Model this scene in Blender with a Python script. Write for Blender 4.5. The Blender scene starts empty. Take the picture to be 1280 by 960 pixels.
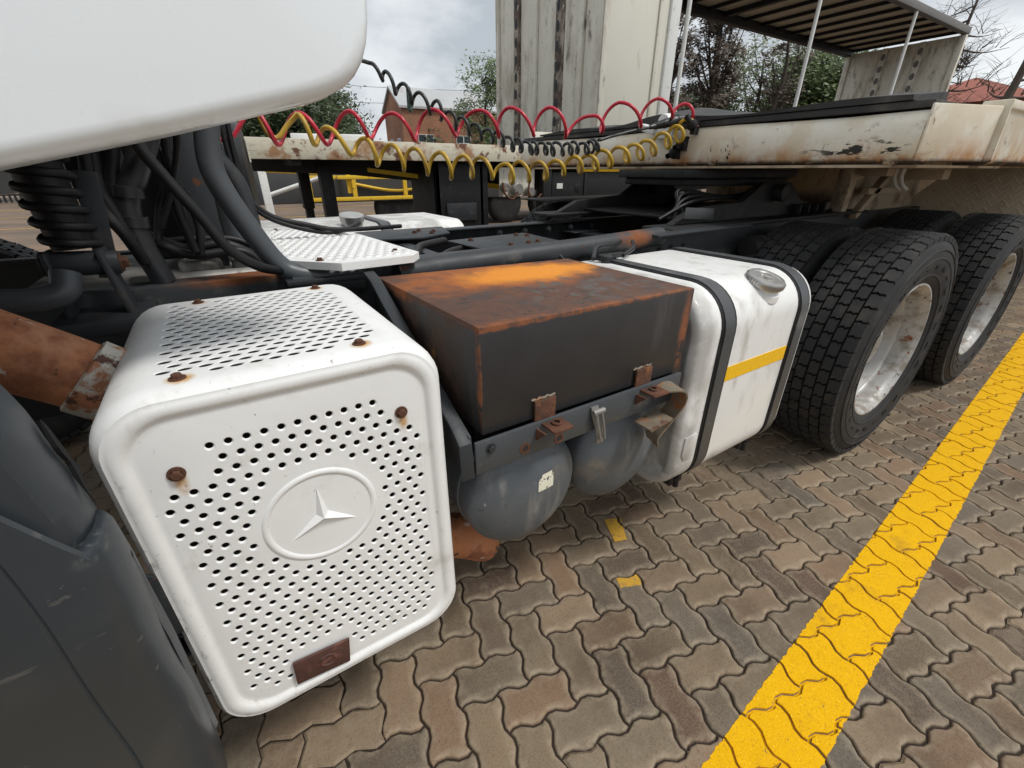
import bpy, bmesh, math, random
from mathutils import Vector, Matrix, noise
from mathutils.geometry import delaunay_2d_cdt
random.seed(11)
R = math.radians
PI = math.pi
S = bpy.context.scene
C = S.collection

# ------------------------------------------------------------------ camera
cam = bpy.data.cameras.new('camera')
cam.sensor_width = 36; cam.lens = 545 / 1280 * 36
cam.clip_start = 0.02; cam.clip_end = 2000
co = bpy.data.objects.new('camera', cam); C.objects.link(co)
co.location = (0, 0, 1.22)
PIT, AZ = R(26.1), R(57)
co.rotation_euler = Vector((math.cos(PIT)*math.cos(AZ), math.cos(PIT)*math.sin(AZ), -math.sin(PIT))).to_track_quat('-Z', 'Y').to_euler()
S.camera = co

# ------------------------------------------------------------------ sky (overcast) and sun
W = bpy.data.worlds.new('World'); S.world = W; W.use_nodes = True
wn = W.node_tree.nodes; wl = W.node_tree.links
bg = wn['Background']
sky = wn.new('ShaderNodeTexSky'); sky.sky_type = 'NISHITA'; sky.sun_disc = False
sky.sun_elevation = R(57); sky.sun_rotation = R(141); sky.air_density = 1.0; sky.dust_density = 2.0
tc = wn.new('ShaderNodeTexCoord'); mp = wn.new('ShaderNodeMapping'); mp.inputs['Scale'].default_value = (1, 1, 2.2)
nz = wn.new('ShaderNodeTexNoise'); nz.inputs['Scale'].default_value = 2.6; nz.inputs['Detail'].default_value = 7; nz.inputs['Roughness'].default_value = .55
wl.new(tc.outputs['Generated'], mp.inputs['Vector']); wl.new(mp.outputs['Vector'], nz.inputs['Vector'])
rp = wn.new('ShaderNodeValToRGB')
rp.color_ramp.elements[0].position = .40; rp.color_ramp.elements[0].color = (.50, .54, .58, 1)
rp.color_ramp.elements[1].position = .60; rp.color_ramp.elements[1].color = (.93, .955, .97, 1)
wl.new(nz.outputs['Fac'], rp.inputs['Fac'])
sc = wn.new('ShaderNodeMix'); sc.data_type = 'RGBA'; sc.blend_type = 'MULTIPLY'; sc.inputs[0].default_value = 1
wl.new(rp.outputs['Color'], sc.inputs[6]); sc.inputs[7].default_value = (6.3, 6.3, 6.3, 1)
mx = wn.new('ShaderNodeMix'); mx.data_type = 'RGBA'; mx.inputs[0].default_value = .92
wl.new(sky.outputs['Color'], mx.inputs[6]); wl.new(sc.outputs[2], mx.inputs[7])
wl.new(mx.outputs[2], bg.inputs['Color']); bg.inputs['Strength'].default_value = .10

sun = bpy.data.lights.new('sun', 'SUN'); sun.energy = 1.5; sun.angle = R(12); sun.color = (1, .97, .92)
so = bpy.data.objects.new('sun', sun); C.objects.link(so)
so.rotation_euler = Vector((-.34, .42, -.84)).to_track_quat('-Z', 'Y').to_euler()
so.location = (0, 0, 20)
S.view_settings.view_transform = 'Standard'; S.view_settings.look = 'None'
S.view_settings.exposure = 0.70; S.view_settings.gamma = 1; S.view_settings.use_curve_mapping = False

# ------------------------------------------------------------------ materials
def nd(t, k, **a):
    n = t.nodes.new('ShaderNode' + k)
    for q, v in a.items(): setattr(n, q, v)
    return n
def mathn(t, op, a, b=None, clamp=False):
    n = nd(t, 'Math', operation=op, use_clamp=clamp)
    for i, v in enumerate((a, b)):
        if v is None: continue
        if isinstance(v, (int, float)): n.inputs[i].default_value = v
        else: t.links.new(v, n.inputs[i])
    return n.outputs[0]
def mixc(t, f, a, b, blend='MIX'):
    n = nd(t, 'Mix', data_type='RGBA', blend_type=blend)
    for i, v in ((0, f), (6, a), (7, b)):
        if isinstance(v, (int, float)): n.inputs[i].default_value = v
        elif isinstance(v, tuple): n.inputs[i].default_value = (*v, 1)
        else: t.links.new(v, n.inputs[i])
    return n.outputs[2]
def ramp(t, f, lo, hi):
    n = nd(t, 'MapRange', interpolation_type='SMOOTHSTEP'); t.links.new(f, n.inputs[0])
    n.inputs[1].default_value = lo; n.inputs[2].default_value = hi
    return n.outputs[0]
def noi(t, vec, scale, detail=4, rough=.55, stretch=None):
    n = nd(t, 'TexNoise'); n.inputs['Scale'].default_value = scale; n.inputs['Detail'].default_value = detail; n.inputs['Roughness'].default_value = rough
    if stretch:
        m = nd(t, 'Mapping'); m.inputs['Scale'].default_value = stretch; t.links.new(vec, m.inputs['Vector']); vec = m.outputs['Vector']
    t.links.new(vec, n.inputs['Vector']); return n.outputs['Fac']
def gate(t, vec, g):
    if g[0] in 'xyz':
        s = nd(t, 'SeparateXYZ'); t.links.new(vec, s.inputs[0]); return ramp(t, s.outputs['xyz'.index(g[0])], g[1], g[2])
    if g[0] == 'blob':      # ('blob', centre, radii, lo, hi, wobble)
        m = nd(t, 'Mapping'); c, r = g[1], g[2]
        m.inputs['Location'].default_value = tuple(-c[i]/r[i] for i in range(3)); m.inputs['Scale'].default_value = tuple(1/q for q in r)
        t.links.new(vec, m.inputs['Vector'])
        l = nd(t, 'VectorMath', operation='LENGTH'); t.links.new(m.outputs['Vector'], l.inputs[0])
        w = mathn(t, 'MULTIPLY_ADD', noi(t, vec, 14, 5), g[5]); t.nodes[-1]
        a = mathn(t, 'ADD', l.outputs['Value'], mathn(t, 'MULTIPLY', mathn(t, 'SUBTRACT', noi(t, vec, 13, 6, .6), .5), g[5]))
        return ramp(t, a, g[4], g[3])
def mat(name, c, rough=.5, metal=0., var=.12, vscale=9, patches=(), bump=0., bscale=120, coat=0., rvar=.15, rnd=0., spec=.5, vcoord='Object'):
    m = bpy.data.materials.new(name); m.use_nodes = True; t = m.node_tree
    b = t.nodes['Principled BSDF']
    tcn = nd(t, 'TexCoord'); vec = tcn.outputs[vcoord]
    n1 = noi(t, vec, vscale, 6, .6)
    col = mixc(t, n1, tuple(x*(1-var*1.6) for x in c), tuple(min(1, x*(1+var*1.3)) for x in c))
    if rnd:
        oi = nd(t, 'ObjectInfo'); f = mathn(t, 'MULTIPLY_ADD', oi.outputs['Random'], rnd*2); t.nodes[-1].inputs[2].default_value = 1-rnd
        g = nd(t, 'CombineColor'); [t.links.new(f, g.inputs[i]) for i in range(3)]
        col = mixc(t, 1.0, col, g.outputs[0], 'MULTIPLY')
    rg = mathn(t, 'MULTIPLY_ADD', noi(t, vec, vscale*2.3, 4), rvar*2); t.nodes[-1].inputs[2].default_value = rough-rvar
    for p in patches:       # (colour, scale, lo, hi, roughness, stretch, gates)
        pc, ps, lo, hi, pr = p[:5]
        st = p[5] if len(p) > 5 else None
        f = ramp(t, noi(t, vec, ps, 6, .62, st), lo, hi)
        for g in (p[6] if len(p) > 6 else ()): f = mathn(t, 'MULTIPLY', f, gate(t, vec, g))
        if isinstance(pc[0], tuple):
            pcc = mixc(t, noi(t, vec, ps*3.1, 5, .65), pc[0], pc[1])
        else: pcc = pc
        col = mixc(t, f, col, pcc)
        if pr is not None:
            mm = nd(t, 'Mix', data_type='FLOAT'); t.links.new(f, mm.inputs[0]); t.links.new(rg, mm.inputs[2]); mm.inputs[3].default_value = pr; rg = mm.outputs[0]
    t.links.new(col, b.inputs['Base Color']); t.links.new(rg, b.inputs['Roughness'])
    b.inputs['Metallic'].default_value = metal; b.inputs['Coat Weight'].default_value = coat
    b.inputs['Specular IOR Level'].default_value = spec
    if bump:
        bn = nd(t, 'Bump'); bn.inputs['Strength'].default_value = bump; bn.inputs['Distance'].default_value = .004
        t.links.new(noi(t, vec, bscale, 6, .6), bn.inputs['Height']); t.links.new(bn.outputs['Normal'], b.inputs['Normal'])
    return m

RUST = ((.09, .03, .014), (.30, .10, .03)); RUSTD = ((.05, .022, .014), (.15, .055, .025)); GRIME = (.10, .085, .068)
GREYD = (.10, .10, .098)
M = {}
M['cab'] = mat('cab_paint', (.84, .89, .925), .30, var=.012, coat=.35, patches=[((.50, .47, .41), 7, .50, .85, .6, None, [('z', 1.285, 1.235)]), ((.40, .37, .33), 55, .73, .80, .6)], bump=.015, bscale=30)
M['cover'] = mat('cover_paint', (.78, .785, .775), .45, var=.03, vscale=12, bump=.10, bscale=42, patches=[
    ((.52, .50, .46), 9, .54, .84, .6), ((.38, .36, .33), 70, .69, .75, .7, (1, 1, .5)), ((.30, .24, .17), 34, .62, .76, .7, None, [('blob', (.16, .62, .53), (.09, .2, .09), 0, 1, .5)]),
    ((.42, .41, .39), 60, .56, .64, .7, (1, 1, .5), [('x', -.155, -.18)]), ((.46, .44, .40), 30, .56, .70, .7, (1, 1, .6), [('z', .46, .37)]), ((.30, .29, .27), 130, .67, .72, .7), ((.55, .53, .49), 21, .60, .80, .65, (1, 1, .5))]
    + [((.52, .30, .10), 50, .2, .5, .7, None, [('blob', p, (.019, .019, .019), .35, 1.05, .9)]) for p in ((-.080, .642, .985), (.146, .642, .985), (-.06, 1.045, .985), (.158, 1.045, .985))]
    + [((.50, .30, .13), 50, .25, .6, .7, None, [('blob', p, (.010, .03, .026), .2, 1.1, .7)]) for p in ((-.113, .607, .858), (.183, .607, .856))])
M['hole_shade'] = mat('hole_shade_dark', (.022, .019, .017), .85, var=.3, patches=[((.05, .03, .02), 12, .5, .7, .9)])  # near-black colour puts in the shade seen inside openings
M['frame'] = mat('chassis_paint', (.030, .034, .038), .5, spec=.35, var=.25, vscale=7, bump=.12, patches=[((.075, .068, .06), 13, .55, .8, .8), (RUSTD, 17, .66, .74, .85)])
M['frame_rail'] = mat('rail_paint', (.036, .040, .044), .5, spec=.35, var=.25, vscale=6, bump=.1, patches=[((.15, .14, .125), 11, .55, .8, .8), (RUST, 18, .30, .55, .85, None, [('blob', (.05, 1.25, .985), (.16, .2, .02), .2, 1.2, .6)]), (RUST, 20, .3, .5, .85, None, [('blob', (1.32, 1.2, .99), (.1, .12, .04), .2, 1.2, .6)]), (RUSTD, 20, .68, .74, .85)])
M['grey'] = mat('grey_tank_paint', (.090, .103, .116), .42, var=.18, vscale=8, bump=.05, patches=[((.24, .23, .215), 16, .52, .76, .7, (1, 1, .22)), ((.20, .155, .11), 7, .56, .78, .7), ((.30, .29, .28), 60, .68, .74, .7, (1, 1, .4)), ((.07, .07, .07), 40, .62, .72, .6)])
M['pipe'] = mat('grey_pipe', (.062, .070, .078), .42, var=.15, vscale=9, patches=[((.2, .19, .17), 12, .6, .8, .7)])
M['black'] = mat('black_rubber', (.009, .009, .010), .5, spec=.35, var=.2, vscale=20, patches=[((.05, .046, .042), 14, .58, .82, .85)])
M['blackp'] = mat('black_plastic', (.016, .017, .019), .4, var=.2, vscale=12, patches=[((.06, .056, .05), 9, .58, .82, .75)])
M['dark'] = mat('dark_cast_iron', (.013, .013, .014), .55, spec=.35, var=.3, vscale=12, bump=.2, patches=[((.055, .048, .040), 11, .56, .8, .85)])
M['fender'] = mat('fender_plastic', (.030, .037, .044), .36, var=.14, vscale=5, rvar=.1, bump=.05, bscale=160, patches=[((.058, .060, .060), 5, .46, .80, .55), ((.12, .115, .11), 170, .70, .73, .7), ((.08, .08, .078), 40, .66, .71, .7, (1, 1, .10)), ((.075, .074, .072), 55, .67, .71, .7, (.12, 1, 1)), ((.085, .084, .082), 60, .50, .64, .7, None, [('blob', (-.176, .510, .872), (.03, .03, .016), .3, 1.1, .9)]), ((.17, .15, .125), 9, .45, .65, .75, None, [('z', .40, .22)])])
M['box'] = mat('battery_cover_steel', (.026, .025, .026), .45, var=.2, vscale=8, bump=.08, bscale=160, patches=[
    ((.058, .052, .050), 30, .5, .8, .6, (1, 1, .12)), ((.16, .15, .14), 70, .745, .78, .7),
    (((.042, .026, .020), (.095, .050, .030)), 11, .36, .60, .75, None, [('x', .3345, .330)]), ((.22, .11, .03), 24, .60, .70, .8, (1, 1, .3), [('x', .3345, .330)]),
    (((.050, .028, .021), (.135, .055, .028)), 12, .25, .50, .7, None, [('z', .969, .9715)]), ((.16, .062, .026), 75, .60, .70, .8, None, [('z', .969, .9715)]), ((.030, .024, .022), 42, .58, .66, .7, None, [('z', .969, .9715)]), (RUST, 34, .40, .58, .8, None, [('z', .966, .972), ('y', .645, .622)]),
    (((.20, .055, .014), (.44, .13, .018)), 16, .28, .50, .8, None, [('blob', (.58, .98, .978), (.35, .20, .03), .45, 1.05, 1.3)]),
    (((.62, .20, .012), (.78, .30, .02)), 30, .1, .3, .85, None, [('blob', (.67, .950, .978), (.26, .115, .03), .45, 1.05, .9)]),
    ((.085, .078, .072), 26, .50, .62, .6, None, [('blob', (.72, .75, .978), (.30, .14, .03), .3, 1.2, 1.2)]),
    (RUST, 34, .40, .6, .8, None, [('blob', (.334, .624, .88), (.006, .012, .13), .3, 1.1, .9)]),
    (RUST, 30, .35, .5, .8, None, [('blob', (.90, .622, .86), (.02, .03, .14), .2, 1.1, .8)])])
M['rust'] = mat('rusty_steel', (.105, .042, .022), .85, var=.55, vscale=38, bump=.4, bscale=180, patches=[((.26, .095, .025), 34, .56, .7, .9), ((.05, .03, .025), 18, .55, .7, .8)])
M['rustgrey'] = mat('half_rusted_steel', (.20, .165, .12), .6, var=.3, vscale=30, bump=.2, patches=[((.30, .11, .03), 22, .50, .62, .85, None, [('z', .62, .69)]), ((.11, .05, .03), 35, .56, .66, .8)])
M['exhaust'] = mat('rusted_exhaust', (.44, .175, .078), .8, var=.28, vscale=13, bump=.25, bscale=150, patches=[((.24, .085, .04), 14, .48, .66, .85), ((.46, .22, .12), 9, .55, .7, .8), ((.52, .48, .42), 24, .645, .68, .7), ((.10, .045, .03), 38, .62, .67, .85)])
M['exhaustw'] = mat('flaked_exhaust', (.36, .15, .075), .8, var=.3, vscale=20, bump=.3, patches=[((.52, .49, .42), 16, .46, .54, .7), ((.10, .045, .03), 26, .58, .64, .85)])
M['tank'] = mat('tank_paint', (.78, .78, .76), .38, var=.04, vscale=10, coat=.1, bump=.02, patches=[((.45, .42, .38), 14, .52, .80, .6, (1, 1, .4)), ((.20, .19, .18), 13, .36, .60, .6, None, [('z', .58, .36), ('x', 1.06, .98)]), ((.42, .41, .39), 8, .30, .60, .5, None, [('x', 1.03, .985)]), ((.35, .33, .31), 30, .66, .72, .6)])
M['alu'] = mat('alloy', (.52, .51, .49), .35, metal=.85, var=.2, vscale=20, patches=[((.2, .18, .15), 15, .56, .72, .7)])
M['aludull'] = mat('dull_alloy', (.30, .29, .27), .5, metal=.4, var=.3, vscale=16, patches=[((.12, .1, .08), 12, .5, .72, .8)])
M['strap'] = mat('strap', (.060, .064, .068), .42, var=.15, patches=[((.15, .145, .14), 9, .55, .8, .7)])
M['tape'] = mat('reflective_tape', (.90, .52, .01), .3, var=.1, vscale=60)
M['white'] = mat('white_paint', (.74, .74, .71), .45, var=.05, patches=[((.42, .39, .34), 13, .55, .78, .7), ((.25, .15, .09), 30, .70, .76, .8)])
M['tyre'] = mat('tyre_rubber', (.026, .026, .027), .70, var=.25, vscale=14, bump=.08, patches=[((.070, .063, .054), 9, .5, .80, .9), ((.055, .05, .045), 45, .58, .72, .9)], spec=.3)
M['rim'] = mat('rim_paint', (.44, .435, .42), .42, metal=.15, var=.08, bump=.08, patches=[((.22, .195, .16), 11, .42, .66, .7), (RUST, 26, .60, .68, .85), ((.05, .045, .04), 17, .62, .70, .6)])
M['cream'] = mat('trailer_paint', (.66, .58, .44), .5, var=.08, vscale=7, bump=.08, patches=[
    ((.74, .70, .60), 5, .45, .62, .5), ((.52, .27, .10), 8, .40, .66, .7, (1, 1, .5), [('z', 1.35, 1.24)]), ((.40, .17, .06), 16, .45, .62, .8, None, [('z', 1.285, 1.245)]), ((.03, .026, .022), 16, .53, .57, .7, (1, .8, 3), [('blob', (2.0, .80, 1.285), (.3, .22, .045), .4, 1.1, .5)]), ((.03, .026, .022), 14, .58, .61, .7, (1, 1.6, 1.2), [('blob', (2.0, 1.33, 1.29), (.3, .12, .06), .4, 1.1, .5)]),
    ((.32, .26, .19), 15, .58, .76, .7), (RUST, 22, .66, .71, .85), ((.045, .030, .022), 22, .30, .46, .85, None, [('z', 1.262, 1.244)])])
M['treadp'] = mat('tread_plate_paint', (.60, .50, .36), .55, var=.1, vscale=7, bump=.06, patches=[((.36, .26, .17), 6, .5, .75, .7), (RUSTD, 24, .70, .75, .8)])
M['creamu'] = mat('trailer_underside', (.46, .37, .26), .65, var=.15, vscale=7, bump=.1, patches=[((.2, .15, .1), 9, .5, .7, .8)])
M['mat'] = mat('deck_rubber', (.035, .034, .034), .7, var=.3, vscale=12, patches=[((.10, .09, .08), 6, .5, .75, .85)])
M['grimerib'] = mat('grimy_rib', (.36, .31, .25), .7, var=.2, vscale=9, bump=.1, patches=[((.10, .07, .055), 7, .42, .56, .8, (1, 1, .5)), ((.6, .57, .5), 14, .60, .68, .7)])
M['oldclean'] = mat('cream_sheet', (.68, .66, .57), .5, var=.04, vscale=3, patches=[((.45, .42, .34), 6, .58, .8, .7, (1, 1, .3))])
M['oldwhite'] = mat('weathered_white', (.66, .63, .54), .6, var=.07, vscale=6, bump=.06, patches=[((.36, .32, .25), 5, .46, .74, .7, (1, 1, .3)), ((.20, .175, .145), 9, .56, .74, .8, (1, 1, .35)), ((.10, .085, .075), 26, .645, .69, .8, (1, 1, .7)), ((.2, .09, .06), 31, .70, .73, .8)])
M['railw'] = mat('rusty_white_rail', (.62, .57, .45), .6, var=.08, vscale=5, bump=.06, patches=[((.36, .20, .10), 3.6, .50, .62, .8), ((.14, .06, .035), 2.6, .57, .62, .85), ((.16, .07, .04), 7, .60, .66, .85), ((.30, .26, .2), 16, .56, .72, .8, (.4, 1, 3))])
M['roofsheet'] = mat('curtain_roof_sheet', (.50, .43, .32), .6, var=.08)
M['yellow'] = mat('yellow_paint', (.78, .50, .03), .5, var=.1, patches=[((.2, .12, .04), 9, .6, .7, .8)])
M['redhose'] = mat('red_hose', (.50, .022, .045), .32, var=.1, patches=[((.30, .06, .05), 12, .55, .75, .6)])
M['yelhose'] = mat('yellow_hose', (.52, .33, .03), .36, var=.12, patches=[((.34, .22, .06), 8, .48, .7, .6)])
M['brownhose'] = M['yelhose']
M['blkhose'] = mat('dark_coil_cable', (.03, .034, .034), .42, var=.2, patches=[((.1, .1, .09), 10, .6, .8, .7)])
M['sticker'] = mat('worn_sticker', (.70, .68, .55), .6, var=.1, vscale=40, patches=[((.06, .06, .05), 90, .56, .60, .6)])
M['plate'] = mat('rusted_plate', (.075, .032, .025), .6, var=.35, vscale=30, bump=.3, bscale=60, patches=[((.15, .06, .045), 26, .55, .68, .7), ((.05, .07, .14), 40, .70, .74, .6, None, [('x', 0., .01)])])
M['brickw'] = None

def brickmat(name, c1, c2, mortar, scale):
    m = bpy.data.materials.new(name); m.use_nodes = True; t = m.node_tree; b = t.nodes['Principled BSDF']
    tcn = nd(t, 'TexCoord'); br = nd(t, 'TexBrick')
    br.inputs['Color1'].default_value = (*c1, 1); br.inputs['Color2'].default_value = (*c2, 1); br.inputs['Mortar'].default_value = (*mortar, 1)
    br.inputs['Scale'].default_value = scale; br.inputs['Mortar Size'].default_value = .012; br.inputs['Brick Width'].default_value = .5; br.inputs['Row Height'].default_value = .18
    mp_ = nd(t, 'Mapping'); mp_.inputs['Rotation'].default_value = (R(90), 0, 0)
    t.links.new(tcn.outputs['Object'], mp_.inputs['Vector']); t.links.new(mp_.outputs['Vector'], br.inputs['Vector'])
    col = mixc(t, ramp(t, noi(t, tcn.outputs['Object'], .7, 5), .4, .7), br.outputs['Color'], (.22, .11, .07))
    t.links.new(col, b.inputs['Base Color']); b.inputs['Roughness'].default_value = .9
    return m
M['brickw'] = brickmat('brick_wall', (.36, .16, .085), (.30, .13, .07), (.34, .25, .18), 2.2)
M['roofgrey'] = mat('roof_sheet', (.42, .43, .43), .5, var=.1, vscale=.6, patches=[((.25, .2, .17), .9, .55, .75, .7)])
M['rooftile'] = mat('roof_tiles', (.30, .10, .07), .8, var=.3, vscale=3)
M['glass'] = mat('window_glass', (.05, .06, .07), .15, var=.1)
M['leaf1'] = mat('leaf_dark', (.045, .068, .022), .6, var=.35, vscale=1.2)
M['leaf2'] = mat('leaf_mid', (.10, .145, .04), .6, var=.35, vscale=1.1)
M['leaf3'] = mat('leaf_pale', (.13, .165, .06), .6, var=.3, vscale=1.1)
M['leafb'] = mat('dry_foliage', (.135, .105, .08), .8, var=.35, vscale=1.1)
M['bark'] = mat('bark', (.075, .058, .045), .9, var=.3, vscale=5, bump=.4, bscale=20)
M['concrete'] = mat('grey_wall', (.16, .155, .15), .8, var=.15, vscale=1.5)
M['darkbody'] = mat('dark_trailer_body', (.06, .062, .065), .55, var=.2, vscale=2)

# pavers, joint sand, yard, line paint
def paver_mat():
    m = bpy.data.materials.new('concrete_paver'); m.use_nodes = True; t = m.node_tree; b = t.nodes['Principled BSDF']
    tcn = nd(t, 'TexCoord'); geo = nd(t, 'NewGeometry'); vec = geo.outputs['Position']
    oi = nd(t, 'ObjectInfo'); at = nd(t, 'Attribute', attribute_name='rnd'); ed = nd(t, 'Attribute', attribute_name='edge')
    f = mathn(t, 'FRACT', mathn(t, 'ADD', mathn(t, 'MULTIPLY', oi.outputs['Random'], 7.31), at.outputs['Fac']))
    cr = nd(t, 'ValToRGB'); e = cr.color_ramp.elements
    cols = [(0, (.092, .074, .058)), (.14, (.155, .120, .084)), (.28, (.215, .153, .096)), (.42, (.104, .091, .078)), (.55, (.190, .145, .096)), (.66, (.122, .087, .057)), (.76, (.205, .122, .074)), (.86, (.285, .208, .136)), (.94, (.098, .052, .036)), (1, (.092, .074, .058))]
    e[0].position = 0; e[0].color = (*cols[0][1], 1); e[1].position = 1; e[1].color = (*cols[-1][1], 1)
    for p, c in cols[1:-1]:
        q = e.new(p); q.color = (*c, 1)
    t.links.new(f, cr.inputs['Fac'])
    n1 = ramp(t, noi(t, vec, 190, 4, .75), .34, .66)
    col = mixc(t, mathn(t, 'MULTIPLY', n1, .75), cr.outputs['Color'], mixc(t, .5, cr.outputs['Color'], (.30, .245, .175)))
    col = mixc(t, mathn(t, 'MULTIPLY', ramp(t, noi(t, vec, 300, 3, .6), .58, .68), .75), col, (.055, .047, .040))
    col = mixc(t, mathn(t, 'MULTIPLY', ramp(t, noi(t, vec, 3.2, 6, .65), .42, .70), .6), col, (.085, .058, .040))
    col = mixc(t, mathn(t, 'MULTIPLY', ramp(t, noi(t, vec, 22, 5, .65), .5, .75), .35), col, (.25, .21, .16))
    edf = mathn(t, 'MULTIPLY', ed.outputs['Fac'], ramp(t, noi(t, vec, 40, 4, .6), .28, .62))
    col = mixc(t, mathn(t, 'MULTIPLY', edf, .6), col, (.37, .30, .215))
    t.links.new(col, b.inputs['Base Color']); b.inputs['Roughness'].default_value = .8; b.inputs['Specular IOR Level'].default_value = .18
    bn = nd(t, 'Bump'); bn.inputs['Strength'].default_value = .45; bn.inputs['Distance'].default_value = .003
    t.links.new(noi(t, vec, 240, 5, .7), bn.inputs['Height']); t.links.new(bn.outputs['Normal'], b.inputs['Normal'])
    return m
M['paver'] = paver_mat()
M['sand'] = mat('joint_sand', (.034, .023, .016), .95, var=.4, vscale=40, bump=.5, bscale=300)
M['line'] = mat('line_paint', (.80, .44, .003), .7, spec=.12, var=.07, vscale=20, bump=.5, bscale=420, patches=[((.58, .29, .01), 210, .54, .66, .7), ((.95, .60, .03), 160, .58, .70, .6), ((.48, .25, .02), 7, .56, .80, .7), ((.17, .12, .07), 75, .66, .70, .8)])
def yard_mat():
    m = bpy.data.materials.new('paved_yard'); m.use_nodes = True; t = m.node_tree; b = t.nodes['Principled BSDF']
    tcn = nd(t, 'TexCoord'); br = nd(t, 'TexBrick'); br.inputs['Scale'].default_value = 1 / .187 / 2
    br.inputs['Color1'].default_value = (.16, .115, .08, 1); br.inputs['Color2'].default_value = (.115, .088, .066, 1); br.inputs['Mortar'].default_value = (.06, .045, .032, 1)
    br.inputs['Mortar Size'].default_value = .025
    t.links.new(tcn.outputs['Object'], br.inputs['Vector'])
    col = mixc(t, ramp(t, noi(t, tcn.outputs['Object'], .5, 5), .35, .7), br.outputs['Color'], (.20, .135, .09))
    t.links.new(col, b.inputs['Base Color']); b.inputs['Roughness'].default_value = .9
    return m
M['yard'] = yard_mat()

# ------------------------------------------------------------------ mesh builder (all coordinates are world coordinates)
def frame(d):
    d = Vector(d).normalized()
    u = d.orthogonal().normalized() if abs(d.z) > .95 else Vector((0, 0, 1)).cross(d).normalized()
    return u, d.cross(u).normalized()
class MB:
    def __init__(s): s.v = []; s.f = []
    def add(s, vs, fs):
        o = len(s.v); s.v += [tuple(q) for q in vs]; s.f += [tuple(i+o for i in g) for g in fs]; return s
    def box(s, c, d, rot=None):
        h = [x/2 for x in d]; vs = [Vector((x*h[0], y*h[1], z*h[2])) for x in (-1, 1) for y in (-1, 1) for z in (-1, 1)]
        if rot is not None: vs = [rot @ q for q in vs]
        return s.add([q + Vector(c) for q in vs], [(0, 1, 3, 2), (4, 6, 7, 5), (0, 4, 5, 1), (2, 3, 7, 6), (0, 2, 6, 4), (1, 5, 7, 3)])
    def bx(s, x0, x1, y0, y1, z0, z1): return s.box(((x0+x1)/2, (y0+y1)/2, (z0+z1)/2), (x1-x0, y1-y0, z1-z0))
    def rings(s, rs, close=True, cap0=False, cap1=False, skip=()):
        n = len(rs[0]); vs = [q for r in rs for q in r]; fs = []
        for i in range(len(rs)-1):
            for j in range(n if close else n-1):
                if (i, j) in skip: continue
                k = (j+1) % n; fs.append((i*n+j, i*n+k, (i+1)*n+k, (i+1)*n+j))
        if cap0: fs.append(tuple(range(n-1, -1, -1)))
        if cap1: fs.append(tuple(range((len(rs)-1)*n, len(rs)*n)))
        return s.add(vs, fs)
    def cyl(s, a, b, r0, r1=None, n=12):
        a, b = Vector(a), Vector(b); u, w = frame(b-a); r1 = r0 if r1 is None else r1
        cs = [(math.cos(2*PI*i/n), math.sin(2*PI*i/n)) for i in range(n)]
        return s.rings([[a + r0*(u*x+w*y) for x, y in cs], [b + r1*(u*x+w*y) for x, y in cs]], True, True, True)
    def tube(s, path, r, n=8, caps=True):
        P = [Vector(p) for p in path]; rs = []
        for i, p in enumerate(P):
            d = (P[min(i+1, len(P)-1)] - P[max(i-1, 0)])
            if i == 0: u, w = frame(d)
            else:
                d.normalize(); u = (u - d*u.dot(d)).normalized(); w = d.cross(u)
            rr = r[min(i, len(r)-1)] if isinstance(r, (list, tuple)) else r
            rs.append([p + rr*(u*math.cos(2*PI*k/n) + w*math.sin(2*PI*k/n)) for k in range(n)])
        return s.rings(rs, True, caps, caps)
    def lathe(s, prof, o, ax, n=32, cap0=False, cap1=False):
        o = Vector(o); ax = Vector(ax).normalized(); u, w = frame(ax)
        return s.rings([[o + ax*t + r*(u*math.cos(2*PI*k/n) + w*math.sin(2*PI*k/n)) for k in range(n)] for r, t in prof], True, cap0, cap1)
    def prism(s, poly, fn, a, b):   # poly 2D, fn(p, t) -> 3D
        n = len(poly); return s.rings([[fn(p, a) for p in poly], [fn(p, b) for p in poly]], True, True, True)
    def sweep(s, path, w, t, side):  # flat strip: width w along side, thickness t
        P = [Vector(p) for p in path]; sd = Vector(side).normalized(); rs = []
        for i, p in enumerate(P):
            d = (P[min(i+1, len(P)-1)] - P[max(i-1, 0)]).normalized(); nn = d.cross(sd).normalized()
            rs.append([p + sd*w/2 + nn*t/2, p - sd*w/2 + nn*t/2, p - sd*w/2 - nn*t/2, p + sd*w/2 - nn*t/2])
        return s.rings(rs, True, True, True)
    def mesh(s, name, smooth=None, bevel=0., segs=2, weld=False, bang=35):
        me = bpy.data.meshes.new(name)
        bm = bmesh.new(); vs = [bm.verts.new(q) for q in s.v]
        for g in s.f:
            try: bm.faces.new([vs[i] for i in g])
            except ValueError: pass
        if weld: bmesh.ops.remove_doubles(bm, verts=bm.verts, dist=1e-5)
        bmesh.ops.recalc_face_normals(bm, faces=bm.faces)
        if bevel:
            es = [e for e in bm.edges if len(e.link_faces) == 2 and e.calc_face_angle(0) > R(bang)]
            bmesh.ops.bevel(bm, geom=es, offset=bevel, segments=segs, profile=.5, affect='EDGES', clamp_overlap=True)
        bm.to_mesh(me); bm.free()
        if smooth is not None or bevel:
            me.polygons.foreach_set('use_smooth', [True]*len(me.polygons)); me.set_sharp_from_angle(angle=R(smooth or 32))
        return me
    def build(s, name, m, parent=None, smooth=None, bevel=0., segs=2, weld=False):
        me = s.mesh(name, smooth, bevel, segs, weld); me.materials.append(M[m] if isinstance(m, str) else m)
        return link(name, me, parent)
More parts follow.
